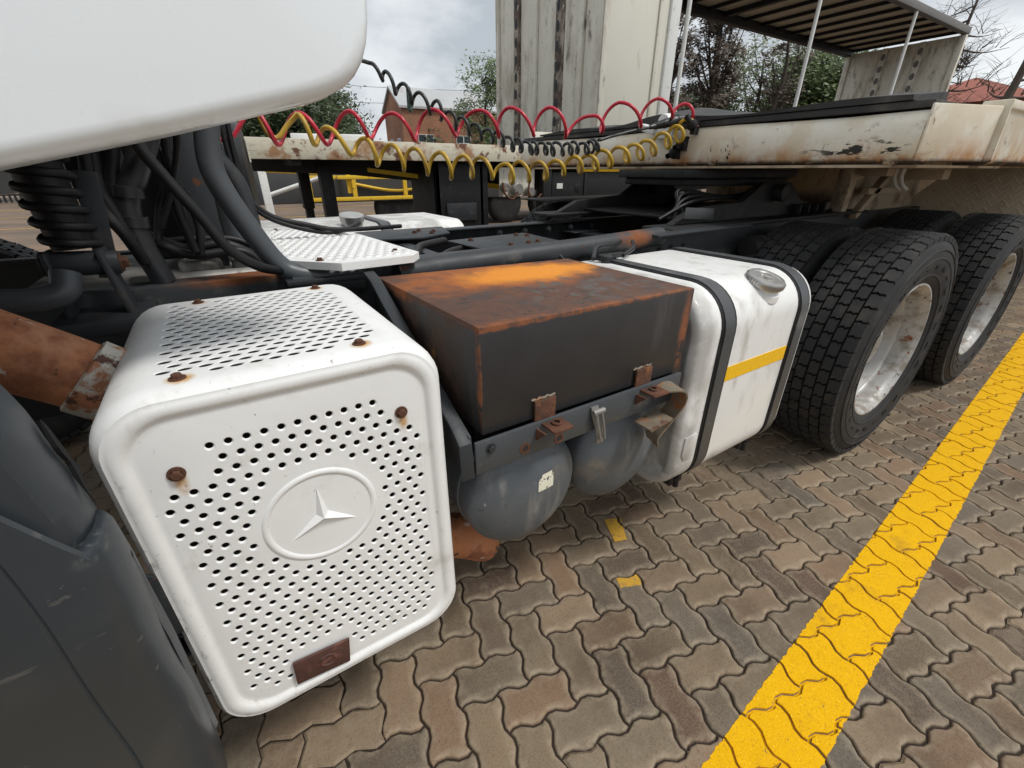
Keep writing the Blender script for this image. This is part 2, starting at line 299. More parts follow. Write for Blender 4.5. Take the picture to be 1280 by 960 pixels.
def link(name, me, parent=None):
    o = bpy.data.objects.new(name, me); C.objects.link(o)
    if parent:
        o.parent = parent
        if parent.type == 'EMPTY': o.location = -parent.location
    return o
def empty(name, loc, label, cat, group=None):
    o = bpy.data.objects.new(name, None); C.objects.link(o); o.location = loc; o.empty_display_size = .1
    return tag(o, label, cat, group)
def tag(o, label, cat, group=None):
    o['label'] = label; o['category'] = cat
    if group: o['group'] = group
    return o
def struct(o, kind='structure'): o['kind'] = kind; return o
def crom(P, k=8):
    P = [Vector(p) for p in P]; Q = [P[0]*2-P[1]] + P + [P[-1]*2-P[-2]]; out = []
    for i in range(1, len(Q)-2):
        a, b, c, d = Q[i-1:i+3]
        for j in range(k):
            t = j/k; out.append(.5*((2*b) + (c-a)*t + (2*a-5*b+4*c-d)*t*t + (3*b-a-3*c+d)*t**3))
    return out + [P[-1]]
def rrect(x0, x1, z0, z1, r, n=8):
    out = []
    for cx, cz, a0 in ((x1-r, z1-r, 0), (x0+r, z1-r, 90), (x0+r, z0+r, 180), (x1-r, z0+r, 270)):
        for i in range(n+1):
            a = R(a0 + 90*i/n); out.append((cx + r*math.cos(a), cz + r*math.sin(a)))
    return out
def perforate(mb, outer, holes, fn, d1, d2, sh=.76, n=10):
    """flat plate (outline 'outer') with real holes [(cx, cy, rx, ry)]; fn(x, y, depth) -> 3D"""
    vs = [Vector(p) for p in outer]; es = [(i, (i+1) % len(outer)) for i in range(len(outer))]; loops = []
    for cx, cy, rx, ry in holes:
        o = len(vs); vs += [Vector((cx + rx*math.cos(2*PI*i/n), cy + ry*math.sin(2*PI*i/n))) for i in range(n)]
        es += [(o+i, o+(i+1) % n) for i in range(n)]
    v2, _, f2, *_ = delaunay_2d_cdt(vs, es, [], 1, 1e-6)
    grid = {}
    for h in holes: grid.setdefault((int(h[0]//.03), int(h[1]//.03)), []).append(h)
    keep = []
    for g in f2:
        c = sum((v2[i] for i in g), Vector((0, 0)))/len(g); ok = True; gx, gy = int(c.x//.03), int(c.y//.03)
        for a in (-1, 0, 1):
            for b in (-1, 0, 1):
                for h in grid.get((gx+a, gy+b), ()):
                    if ((c.x-h[0])/h[2])**2 + ((c.y-h[1])/h[3])**2 < .9: ok = False
        if ok: keep.append(tuple(g))
    mb.add([fn(p.x, p.y, 0) for p in v2], keep)
    for cx, cy, rx, ry in holes:
        cs = [(math.cos(2*PI*i/n), math.sin(2*PI*i/n)) for i in range(n)]
        mb.rings([[fn(cx+rx*k*a, cy+ry*k*b, d) for a, b in cs] for k, d in ((1, 0), (sh, d1), (sh*.96, d2))])

# ------------------------------------------------------------------ ground
g = MB(); g.add([(-400, -400, -.014), (400, -400, -.014), (400, 400, -.014), (-400, 400, -.014)], [(0, 1, 2, 3)])
ground = struct(g.build('ground', 'yard'))
CELL = .0935; UA = R(-11.5); U = Vector((math.cos(UA), math.sin(UA))); V = Vector((-U.y, U.x)); ORG = Vector((.602, .522))
RX0, RX1, RY0, RY1 = -3.0, 8.0, -2.2, 8.0
g = MB(); g.add([(RX0, RY0, -.0085), (RX1, RY0, -.0085), (RX1, RY1, -.0085), (RX0, RY1, -.0085)], [(0, 1, 2, 3)])
struct(g.build('joint_sand', 'sand'))
def outline(fine):
    wave = [(0, 0), (.14, .075), (.36, .07), (.5, 0), (.64, -.07), (.86, -.075)] if fine else [(0, 0), (.25, .078), (.75, -.078)]
    out = []
    def edge(a, d, n=1):
        d = Vector(d); l = Vector((-d.y, d.x))
        for t, w in wave: out.append((Vector(a) + d*t + l*w)*CELL)
    for a, d in (((0, 0), (1, 0)), ((1, 0), (1, 0)), ((2, 0), (0, 1)), ((2, 1), (-1, 0)), ((1, 1), (-1, 0)), ((0, 1), (0, -1))): edge(a, d)
    return [p - Vector((CELL, CELL/2)) for p in out]
def inset(poly, d):
    n = len(poly); out = []
    for i in range(n):
        a, b, c = poly[i-1], poly[i], poly[(i+1) % n]
        n1 = Vector((-(b-a).y, (b-a).x)).normalized(); n2 = Vector((-(c-b).y, (c-b).x)).normalized()
        k = (n1+n2); k = k/max(.45, k.dot(k)/2)/1.0 if k.length > 1e-6 else n1
        out.append(b + k*d)
    return out
OUTF, OUTC = outline(True), outline(False)
def paver_mesh(name):
    me = bpy.data.meshes.new(name); o = OUTF; n = len(o)
    rs = [(inset(o, .0023), -.018, 0), (inset(o, .0023), -.0070, .2), (inset(o, .0050), -.0016, 1.), (inset(o, .0085), 0, .75), ([Vector((max(-CELL+.024, min(CELL-.024, p.x)), max(-CELL/2+.024, min(CELL/2-.024, p.y)))) for p in o], .0006, 0.)]
    vs = [(p.x, p.y, z) for r, z, e in rs for p in r]; ed = [e for r, z, e in rs for p in r]
    fs = [(i*n+j, i*n+(j+1) % n, (i+1)*n+(j+1) % n, (i+1)*n+j) for i in range(4) for j in range(n)] + [tuple(range(4*n, 5*n))]
    me.from_pydata(vs, [], fs); me.update()
    a = me.attributes.new('edge', 'FLOAT', 'POINT'); a.data.foreach_set('value', ed)
    a = me.attributes.new('rnd', 'FLOAT', 'POINT'); a.data.foreach_set('value', [0.]*len(vs))
    me.polygons.foreach_set('use_smooth', [True]*len(me.polygons)); me.set_sharp_from_angle(angle=R(50))
    me.materials.append(M['paver']); return me
cells = []
N = 150
for i in range(-N, N):
    for j in range(-N, N):
        s = (i+j) % 4
        if s == 0: c = (i+1, j+.5); rot = 0
        elif s == 2: c = (i+.5, j+1); rot = 1
        else: continue
        p = ORG + (U*c[0] + V*c[1])*CELL
        if RX0 < p.x < RX1 and RY0 < p.y < RY1: cells.append((p, rot))
def pix(x, y, z):
    z -= 1.22; fw = x*math.cos(AZ)+y*math.sin(AZ); r = x*math.sin(AZ)-y*math.cos(AZ)
    dp = fw*math.cos(PIT)-z*math.sin(PIT)
    if dp < .05: return None
    return 640+545*r/dp, 480-545*(fw*math.sin(PIT)+z*math.cos(PIT))/dp, dp
cand = []
for k, (p, rot) in enumerate(cells):
    q = pix(p.x, p.y, 0)
    if q and -20 < q[0] < 1300 and 380 < q[1] < 990 and not (p.x < -.02 and p.y > .4) and not (p.y > 1.05 and p.x < 2.0) and not (p.y > .62 and p.x > 1.55) and not (q[0] < 250):
        cand.append((q[2], k))
cand.sort(); near = set(k for _, k in cand[:300])
pm = paver_mesh('paver')
LN = Vector((2.317, .186)).normalized(); LP = Vector((-LN.y, LN.x)); LO = Vector((.637, .190)); LW = .166
n = len(OUTC); iv = inset(OUTC, .0014); it = inset(OUTC, .0075)
sv, sf, se, sr = [], [], [], []
paint = MB()
def clip(poly, nrm, d):
    out = []
    for i in range(len(poly)):
        a, b = poly[i], poly[(i+1) % len(poly)]; da, db = a.dot(nrm)-d, b.dot(nrm)-d
        if da >= 0: out.append(a)
        if (da < 0) != (db < 0): out.append(a + (b-a)*(da/(da-db)))
    return out
def ragged(poly):
    out = []
    for i in range(len(poly)):
        a, b = poly[i], poly[(i+1) % len(poly)]; out.append(a)
        for lvl in (0, -LW):
            if abs((a-LO).dot(LP)-lvl) < 1e-5 and abs((b-LO).dot(LP)-lvl) < 1e-5:
                m_ = max(1, int((b-a).length/.005))
                for j in range(1, m_):
                    q = a + (b-a)*j/m_; t = (q-LO).dot(LN)
                    out.append(q + LP*(.0045*noise.noise((t*55, lvl*40, 0)) + .003*noise.noise((t*190, lvl*30, 4))))
    return out
for k, (p, rot) in enumerate(cells):
    ang = UA + (PI/2 if rot else 0); tz = random.uniform(-.0012, .0012); ca, sa = math.cos(ang), math.sin(ang)
    tx, ty = random.gauss(0, .004), random.gauss(0, .004)
    if k in near:
        o = link('paver', pm, ground); o.location = (p.x, p.y, tz); o.rotation_euler = (tx, ty, ang + (PI if random.random() < .5 else 0))
    else:
        b0 = len(sv)
        for ring, z in ((iv, -.006), (it, 0)):
            for q in ring: sv.append((p.x + ca*q.x - sa*q.y, p.y + sa*q.x + ca*q.y, z + tz))
        se += [.8]*n + [.35]*n; sr += [random.random()]*(2*n)
        for j in range(n): sf.append((b0+j, b0+(j+1) % n, b0+n+(j+1) % n, b0+n+j))
        sf.append(tuple(range(b0+n, b0+2*n)))
    e = (p-LO).dot(LP)
    if -LW-.12 < e < .12 and p.x < 7.9:
        fine = k in near
        def w(q): return Vector((p.x + ca*q.x - sa*q.y, p.y + sa*q.x + ca*q.y))
        def lift(q):
            if not fine: return 0
            d = q-p; lx, ly = ca*d.x + sa*d.y, -sa*d.x + ca*d.y
            return 0
        src = OUTF if fine else OUTC; layers = []
        for ins, z in ((.0011, -.0045), (.0040, -.0002), (.0085, .0013)):
            pl = [w(q) for q in inset(src, ins)]
            pl = clip(clip(pl, -LP, -LO.dot(LP)), LP, LO.dot(LP)-LW)
            layers.append((pl, z))
        pl = layers[1][0]
        if len(pl) > 2:
            pr = ragged(pl); m_ = len(pr); lo = ragged(layers[0][0]) if len(layers[0][0]) > 2 else pr
            z1 = tz + .0016
            vs = [(q.x, q.y, z1) for q in pr] + [(q.x, q.y, -.0075) for q in pr]
            paint.add(vs, [tuple(range(m_))] + [(i, (i+1) % m_, m_+(i+1) % m_, m_+i) for i in range(m_)])
REM = [[(1.002, .886), (1.062, .858), (1.000, .765), (.955, .782)], [(.846, .668), (.925, .634), (.900, .600), (.830, .630)]]
old = MB()
for k, (p, rot) in enumerate(cells):
    for quad in REM:
        c = sum((Vector(q) for q in quad), Vector((0, 0)))/4
        if (p-c).length > .2: continue
        ang = UA + (PI/2 if rot else 0); ca, sa = math.cos(ang), math.sin(ang)
        pl = [Vector((p.x + ca*q.x - sa*q.y, p.y + sa*q.x + ca*q.y)) for q in inset(OUTF, .006)]
        for i in range(4):
            a, b = Vector(quad[i]), Vector(quad[(i+1) % 4]); nr = Vector(((b-a).y, -(b-a).x)).normalized()
            if (c-a).dot(nr) < 0: nr = -nr
            pl = clip(pl, nr, a.dot(nr))
            if len(pl) < 3: break
        if len(pl) > 2: old.add([(q.x, q.y, .0022) for q in pl], [tuple(range(len(pl)))])
a, b = LO - LN*1.2, LO + LN*7
st = [a, b, b-LP*LW, a-LP*LW]
paint.add([(q.x, q.y, -.0060) for q in st], [(0, 1, 2, 3)])
me = bpy.data.meshes.new('pavers_beyond'); me.from_pydata(sv, [], sf); me.update()
at_ = me.attributes.new('edge', 'FLOAT', 'POINT'); at_.data.foreach_set('value', se)
at_ = me.attributes.new('rnd', 'FLOAT', 'POINT'); at_.data.foreach_set('value', sr)
me.materials.append(M['paver'])
struct(link('paving', me, ground), 'stuff')
# old paint remnants on two pavers
struct(paint.build('yellow_line', 'line'))
M['oldline'] = mat('old_line_paint', (.46, .26, .03), .75, var=.2, vscale=40, bump=.4, bscale=300, patches=[((.16, .12, .085), 60, .47, .62, .8)])
M['remnant'] = mat('worn_line_paint', (.55, .31, .03), .75, var=.2, vscale=40, bump=.4, bscale=300, patches=[((.20, .15, .10), 70, .56, .66, .8)])
struct(old.build('paint_remnant', 'remnant'))
for x0, y0, x1, y1 in ((0, 12.3, 40, 10.2), (-6, 15.4, 40, 12.9), (-8, 19.2, 40, 16.4), (-10, 23, 40, 20.)):
    d = (Vector((x1, y1))-Vector((x0, y0))).normalized(); q = Vector((-d.y, d.x))*.08
    b_ = MB().add([(x0-q.x, y0-q.y, -.009), (x1-q.x, y1-q.y, -.009), (x1+q.x, y1+q.y, -.009), (x0+q.x, y0+q.y, -.009)], [(0, 1, 2, 3)])
    struct(b_.build('bay_line', 'oldline'))

rg_ = random.Random(5); gr = MB()
for k in range(260):
    x, y = rg_.uniform(-.3, 4.2), rg_.uniform(-.6, 1.0); r_ = rg_.uniform(.0012, .0034); z_ = rg_.choice((-.004, .0012))
    pts_ = [Vector((rg_.uniform(.6, 1)*a, rg_.uniform(.6, 1)*b_, rg_.uniform(.5, .9)*c))*r_ for a, b_, c in ((1, 0, 0), (-1, 0, 0), (0, 1, 0), (0, -1, 0), (0, 0, 1), (0, 0, -1))]
    gr.add([p + Vector((x, y, z_)) for p in pts_], [(0, 2, 4), (2, 1, 4), (1, 3, 4), (3, 0, 4), (2, 0, 5), (1, 2, 5), (3, 1, 5), (0, 3, 5)])
struct(tag(gr.build('grit', mat('grit', (.30, .25, .19), .9, var=.5, vscale=30)), 'scattered grit and sand grains on the pavers', 'grit'), 'stuff')
# ================================================================== THE TRUCK
truck = empty('truck_tractor', (1.2, 1.75, 0), 'truck tractor unit with perforated white silencer cover and rusty battery box', 'truck')
def bolt_mesh(r=.0064, h=.006):
    b = MB(); b.lathe([(0.0005, .0), (r*1.55, 0), (r*1.55, .0018), (r*1.0, .002)], (0, 0, 0), (0, 0, 1), 14)
    b.lathe([(r, .0018), (r, h), (r*.8, h+.0012), (.0003, h+.0012)], (0, 0, 0), (0, 0, 1), 6)
    return b.mesh('bolt', 25)
BOLT = bolt_mesh(); BOLT.materials.append(M['rust'])
BOLTG = bolt_mesh(.012, .011); BOLTG.materials.append(M['frame'])
def bolt(p, nrm, parent, me=BOLT, sc=1.):
    o = link('bolt', me, parent); l = Vector(p)
    o.location = l - (parent.location if parent.type == 'EMPTY' else Vector())
    o.rotation_euler = Vector(nrm).to_track_quat('Z', 'Y').to_euler(); o.scale = (sc,)*3; return o

# ---- silencer cover
X0, X1, Z0, Z1 = -.186, .258, .345, .985
FY = .608
b = MB(); RS = []
for ins, y in ((0, 1.07), (0, .632), (.0015, .620), (.0055, .6105), (.0105, .6045), (.0135, .6045), (.0160, .6030), (.0205, .6018), (.0265, .6022), (.0305, .6046), (.0335, .6076), (.036, .6086), (.041, FY)):
    RS.append([(x, y + .0010*math.sin(x*23)*math.sin(z*17)*(1 if y < .615 else 0), z) for x, z in rrect(X0+ins, X1-ins, Z0+ins, Z1-ins, .072-ins*.50, 8)])
# the straight top segment (between corner arcs 0 and 1) is left open for the louvred panel
b.rings(RS, True, True, False, skip={(0, 8)})
outer = [(p[0], p[2]) for p in RS[-1]]
holes = []
for j in range(25):
    z = .900 - .0204*j
    for k in range(-4, 16):
        x = -.0718 + .02125*k + (.0100 if j % 2 else 0) - .0018*j/12
        if x < -.1365 or x > .2065: continue
        if j < 3 and (x < -.078 or x > .145 + .012*j): continue
        if (x-.038)**2 + (z-.733)**2 < .0985**2: continue
        if -.074 < x < .032 and z < .452: continue
        if z < .43 and (x < -.112 or x > .185): continue
        holes.append((x, z, .0064, .0064))
edge_y = {}
perforate(b, outer, holes, lambda x, z, d: (x, FY + d + .0010*math.sin(x*23)*math.sin(z*17), z), .0016, .0030, .76, 12)
tx0, tx1 = X0+.072, X1-.072
th = []
for j in range(21):
    y = .656 + .0203*j
    for k in range(15):
        x = -.112 + .0236*k + (.0118 if j % 2 else 0)
        if x > tx1-.012 or x < tx0+.012 or y > 1.05: continue
        if (j < 1 and (x < -.055 or x > .12)) or (y > 1.02 and (-.085 < x < -.035 or x > .135)): continue
        th.append((x, y, .0098, .0072))
perforate(b, [(tx0, .632), (tx1, .632), (tx1, 1.07), (tx0, 1.07)], th, lambda x, y, d: (x, y, Z1 - d), .0009, .0016, .92, 12)
cover = b.build('silencer_cover', 'cover', truck, smooth=40, weld=True)
cover['label'] = 'white perforated silencer cover with round star emblem'
b = MB(); ex, ez = .037, .729
b.lathe([(.0905, .0090), (.088, .004), (.0845, -.001), (.080, -.0025), (.0755, -.001), (.0725, .003), (.0712, .006), (.0008, .0062)], (ex, FY, ez), (0, 1, 0), 56)
emb = b.build('emblem_ring', 'cover', cover, smooth=40)
b = MB()
for k in range(3):
    a = R(90 + 120*k); tip = (ex + .0715*math.cos(a), FY + .0022, ez + .0715*math.sin(a)); ap = (ex, FY - .0095, ez)
    nl = [(ex + .0175*math.cos(a+s*R(60)), FY + .0064, ez + .0175*math.sin(a+s*R(60))) for s in (-1, 1)]
    b.add([ap, tip, nl[0], nl[1]], [(0, 1, 2), (0, 3, 1)])
b.build('emblem_star', 'cover', cover)
for p in ((-.114, FY-.001, .874), (.182, FY-.001, .872)): bolt(p, (0, -1, 0), cover, sc=1.05)
for p in ((-.083, .644, Z1), (.143, .644, Z1), (-.060, 1.045, Z1), (.158, 1.045, Z1)): bolt(p, (0, 0, 1), cover)
b = MB(); b.prism([(-.066, .448), (-.069, .392), (.022, .381), (.0295, .440)], lambda p, t: (p[0], t, p[1]), .5985, .6035)
b.lathe([(.016, .0), (.014, -.0018), (.011, -.0018), (.0095, 0)], (-.012, .5985, .414), (0, 1, 0), 20)
pl = b.build('rusty_plate', 'plate', cover, bevel=.001); pl['label'] = 'dark brown rusted plate on the silencer cover'
b = MB(); b.bx(-.160, .232, .636, 1.05, .372, .966); b.build('silencer', 'hole_shade', truck, bevel=.02)  # silencer as an enlarged dark box, so the cover's holes read dark
b = MB(); b.box((.036, 1.09, .68), (.30, .05, .30)); b.build('silencer_bracket', 'frame', truck, bevel=.004)
# ---- exhaust pipes
b = MB(); b.tube(crom([(-.62, .97, 1.14), (-.42, .90, 1.085), (-.30, .852, 1.01), (-.22, .85, .945), (-.165, .85, .895), (-.09, .85, .83)], 8), .052, 20)
ex_ = b.build('exhaust_pipe', 'exhaust', truck, smooth=50); ex_['label'] = 'orange rusted exhaust pipe entering the silencer cover'
d = Vector((.055, 0, -.05)).normalized(); c0 = Vector((-.185, .85, .915))
b = MB(); b.lathe([(.053, -.045), (.0585, -.042), (.0585, -.004), (.064, -.002), (.064, .010), (.056, .012), (.056, .05)], c0, d, 24); b.build('exhaust_clamp', 'exhaustw', ex_, smooth=40)
b = MB(); b.tube(crom([(.18, .84, .36), (.30, .84, .335), (.38, .835, .305), (.455, .82, .235)], 8), [.060]*17+[.060, .059, .058, .056, .054, .051, .047, .040], 20)
tp = b.build('tailpipe', 'exhaust', truck, smooth=50); tp['label'] = 'rusted tailpipe end below the air tanks'
# ---- front mudguard (rear part seen)
def interp(t, tab):
    for (a, va), (b_, vb) in zip(tab, tab[1:]):
        if a <= t <= b_:
            k = (t-a)/(b_-a); k = k*k*(3-2*k)*.35 + k*.65; return va + (vb-va)*k
    return tab[0][1] if t < tab[0][0] else tab[-1][1]
def mudguard(name, rear, cols, ztop, zbot, rows, lip=False):
    rs = []
    for i in range(rows+1):
        t = i/rows; row = []
        for dx, y in cols:
            zt = ztop(dx) if callable(ztop) else ztop
            z = zt + (zbot-zt)*t; x = interp(z, rear) + dx; yy = y
            if lip and i == 0: x -= .009; yy += .007; z += .002
            if lip and i == 1: z = zt - .002; x = interp(z, rear) + dx - .002; yy += .0015
            if lip and i == 2: z = zt - .007; x = interp(z, rear) + dx
            row.append((x + .0015*math.sin(19*z + 9*y), yy + .0012*math.sin(23*z + 14*dx), z))
        rs.append(row)
    b = MB(); b.rings(rs, False); o = b.build(name, 'fender', truck, smooth=30)
    md = o.modifiers.new('thickness', 'SOLIDIFY'); md.thickness = .005; md.offset = 1 if lip else 1; return o
REAR = [(.15, -.225), (.40, -.196), (.60, -.186), (.80, -.184), (.90, -.186), (1.0, -.194), (1.08, -.212), (1.16, -.25), (1.22, -.32), (1.26, -.45)]
fen = mudguard('mudguard', REAR, [(-.06, .592), (-.025, .591), (-.010, .587), (-.002, .577), (0, .562), (-.001, .545), (-.005, .528), (-.014, .513), (-.030, .504), (-.055, .500), (-.10, .498), (-.20, .496), (-.40, .494)], 1.26, .78, 40)
fen['label'] = 'scuffed dark grey plastic mudguard in the lower left corner'
REAR2 = [(z, x+.007) for z, x in REAR]
low = mudguard('mudguard_flap', REAR2, [(-.070, .578), (-.030, .577), (-.014, .574), (-.005, .569), (-.001, .562), (0, .550), (0, .530), (-.003, .512), (-.011, .500), (-.024, .492), (-.040, .489), (-.052, .4875), (-.0545, .4890), (-.057, .4890), (-.0595, .4860), (-.075, .4850), (-.11, .4845), (-.20, .484), (-.40, .483)], lambda dx: .872 + min(.30, max(0, -dx-.012)*2.9), .17, 44, True)
low['label'] = 'lower panel of the dark grey mudguard'
b = MB(); b.rings([[(-.176+dx, y, .838 - .9*(.576-y) ) for dx, y in ((.002, .566), (.006, .552), (.002, .538))], [(-.174+dx, y, .68) for dx, y in ((.001, .567), (.005, .554), (.001, .541))], [(-.176+dx, y, .46) for dx, y in ((-.003, .568), (.001, .557), (-.003, .546))]], False); b.build('mudguard_rib', 'fender', low, smooth=60)
b = MB(); b.tube(crom([(-.192, .575, .995), (-.189, .570, .965), (-.187, .574, .94), (-.184, .566, .915), (-.180, .560, .893)], 4), [.0005]+[.0022, .003, .0035, .004, .004, .0035, .003, .0035, .0042, .004, .003, .002, .0015, .001, .0006], 5)
b.build('crack', 'black', fen)
b = MB(); b.prism([(-.205, .60), (-.205, .72), (-.19, .745), (-.15, .70), (-.15, .61)], lambda p, t: (p[0]-.01, t, p[1]+.01), .605, .611); b.box((-.20, .64, .675), (.05, .07, .006), Matrix.Rotation(.5, 3, 'Y'))
b.build('mudguard_bracket', 'frame', truck, bevel=.002)
b = MB(); b.lathe([(.036, .0), (.036, -.02), (.032, -.02), (.031, .06), (.001, .06)], (-.205, .640, .580), (.10, .92, .15), 22); b.lathe([(.036, 0), (.036, .14)], (-.205, .640, .580), (.10, .92, .15), 22)
b.build('drain_pipe', 'frame', truck, smooth=40)
# ---- cab side fairings and cab
def fairing(y0, y1, name):
    c, r = (.205, 1.325), .05
    poly = [(-1.9, 3.2), (-1.9, 1.12), (-.9, 1.105), (-.40, 1.162), (-.142, 1.2235), (-.02, 1.252), (.10, 1.283), (.128, 1.2905), (.150, 1.298), (.168, 1.3075), (.181, 1.319), (.191, 1.333), (.198, 1.350), (.2025, 1.370), (.205, 1.395), (.2065, 1.43), (.21, 3.2)]
    b = MB(); b.prism(poly, lambda p, t: (p[0], t, p[1]), y0, y1)
    return b.build(name, 'cab', truck, bevel=.018, segs=5)
f1 = fairing(.598, .680, 'cab_fairing'); f1['label'] = 'white cab side fairing with rounded lower edge'
fairing(2.90, 2.98, 'cab_fairing')
b = MB(); b.bx(-2.1, -.06, .70, 2.88, 1.50, 3.3); b.build('cab', 'cab', truck, bevel=.05, segs=3)
b = MB(); b.bx(-2.0, -.10, .72, 2.86, 1.38, 1.497); b.bx(-.62, -.30, .9, 2.7, 1.30, 1.378); b.build('cab_floor', 'dark', truck, bevel=.01)
# ---- frame rails
def rail(y, sgn, zt, mname):
    b = MB(); z0, z1 = zt-.255, zt; t = .009; w = .078*sgn
    poly = [(y, z0), (y, z1), (y+w, z1), (y+w, z1-t), (y+t*sgn, z1-t), (y+t*sgn, z0+t), (y+w, z0+t), (y+w, z0)]
    b.prism(poly, lambda p, q: (q, p[0], p[1]), -1.7, 5.3); return b.build('frame_rail', mname, truck, bevel=.003)
r1 = rail(1.25, 1, .985, 'frame_rail'); r2 = rail(2.12, -1, .962, 'frame')
for x, z in ((-.13, .93), (.275, .93), (.31, .925), (-.02, .85), (.27, .84), (-.3, .93), (-.3, .83), (.22, .80), (1.55, .92), (1.62, .92), (1.7, .92)): bolt((x, 1.25, z), (0, -1, 0), r1, BOLTG)
for i in range(14): bolt((1.25+.16*i, 2.042, .925), (0, -1, 0), r2, BOLTG, .9)
b = MB(); b.tube([(.40, 1.205, .960), (.55, 1.205, .965), (1.05, 1.205, .972), (1.48, 1.205, .985)], .036, 20); b.build('air_pipe', 'frame_rail', truck, smooth=50)
b = MB(); b.tube([(.13, 1.19, .965), (.20, 1.19, .963), (.30, 1.19, .960)], .030, 18); b.box((.215, 1.19, .978), (.20, .085, .012)); b.build('pipe_clamp', 'frame', truck, bevel=.002)
for k, x in enumerate((.62, 1.12, 1.75, 3.0)):
    b = MB(); b.bx(x, x+.10, 1.262, 2.108, .77, .90); b.bx(x-.05, x+.15, 1.262, 1.40, .90, .906); b.bx(x-.05, x+.15, 1.97, 2.108, .90, .906)
    b.build('crossmember', 'frame', truck, bevel=.004)
def plate(name, pts, z, t, m, bolts=()):
    b = MB(); b.prism(pts, lambda p, q: (p[0], p[1], q), z-t, z); o = b.build(name, m, truck, bevel=.002)
    for q in bolts: bolt((q[0], q[1], z), (0, 0, 1), o, BOLT, 1.3)
    return o
plate('gusset_plate', [(.42, 2.10), (.95, 2.10), (.88, 1.86), (.72, 1.78), (.42, 1.84)], .972, .008, 'frame', [(.74, 1.93), (.78, 1.98), (.83, 1.93), (.80, 1.88)])
plate('gusset_plate', [(.78, 1.68), (1.18, 1.72), (1.16, 1.40), (.80, 1.36)], .966, .008, 'frame', [(.86, 1.63), (.93, 1.44), (1.10, 1.66), (1.07, 1.46), (1.13, 1.62), (1.02, 1.45)])
b = MB(); b.tube(crom([(.50, 1.36, .955), (.60, 1.55, .955), (.66, 1.66, .955), (.80, 1.75, .955)], 6), .016, 10); b.tube(crom([(.58, 1.34, .95), (.70, 1.50, .95), (.86, 1.62, .945)], 6), .014, 10)
b.build('brake_line', 'black', truck, smooth=50)
b = MB(); b.bx(.44, 1.0, 1.40, 1.46, .91, .935); b.bx(.50, .55, 1.34, 2.0, .93, .95); b.bx(.62, .67, 1.34, 1.95, .93, .95); b.build('battery_cable_tray', 'frame', truck, bevel=.003)
# ---- white tread plate behind the cab
tp_poly = [(.150, 1.93), (.398, 1.93), (.452, 1.16), (.418, 1.115), (.235, 1.105), (.118, 1.23)]
b = MB(); hl = []
def inpoly(x, y, P):
    c = False
    for i in range(len(P)):
        a, d = P[i-1], P[i]
        if (a[1] > y) != (d[1] > y) and x < (d[0]-a[0])*(y-a[1])/(d[1]-a[1]) + a[0]: c = not c
    return c
tin = [(p[0] + (.020 if p[0] < .28 else -.020), p[1] + (.02 if p[1] < 1.5 else -.02)) for p in tp_poly]
for j in range(24):
    for k in range(14):
        x = .12 + .0255*k + (.01275 if j % 2 else 0); y = 1.12 + .036*j
        if inpoly(x, y, tin): hl.append((x, y, .0100, .0062))
perforate(b, tp_poly, hl, lambda x, y, d: (x, y, 1.022 - d), -.004, .004, .75, 10)
nn_ = len(tp_poly); b.rings([[(x, y, 1.022) for x, y in tp_poly], [(x, y, 1.004) for x, y in tp_poly]], True)
tr = b.build('tread_plate', 'cover', truck, weld=True); tr['label'] = 'white perforated tread plate across the chassis rails'
for p in ((.20, 1.17), (.40, 1.20), (.19, 1.88), (.36, 1.88)): bolt((*p, 1.022), (0, 0, 1), tr)
# ---- battery box
b = MB(); b.add([(.335, .62, .764), (.917, .62, .760), (.895, 1.075, .770), (.318, 1.10, .775), (.335, .62, .981), (.917, .62, .972), (.890, 1.055, .978), (.311, 1.095, .983)], [(0, 1, 5, 4), (1, 2, 6, 5), (2, 3, 7, 6), (3, 0, 4, 7), (4, 5, 6, 7), (3, 2, 1, 0)])
bb = b.build('battery_cover', 'box', truck, bevel=.004); bb['label'] = 'rusty dark steel battery cover with bright orange rust on top'
b = MB(); b.bx(.312, .905, .606, .6145, .690, .7625); b.bx(.312, .905, .6145, .70, .690, .697); tray = b.build('battery_tray', 'pipe', truck, bevel=.0025)
b = MB(); b.prism([(1.12, .99), (1.06, .985), (.615, .775), (.607, .69), (.70, .672), (1.12, .60)], lambda p, t: (t, p[0], p[1]), .303, .3095)
b.sweep([(.294, 1.10, .995), (.294, 1.05, .985), (.294, .640, .788), (.294, .611, .765), (.294, .605, .69)], .026, .006, (1, 0, 0)); b.build('tray_bracket', 'frame', truck, bevel=.0015)
b = MB(); b.prism([(1.12, .98), (.64, .765), (.62, .69), (1.12, .60)], lambda p, t: (t, p[0], p[1]), .905, .912); b.build('tray_bracket', 'frame', truck, bevel=.0015)
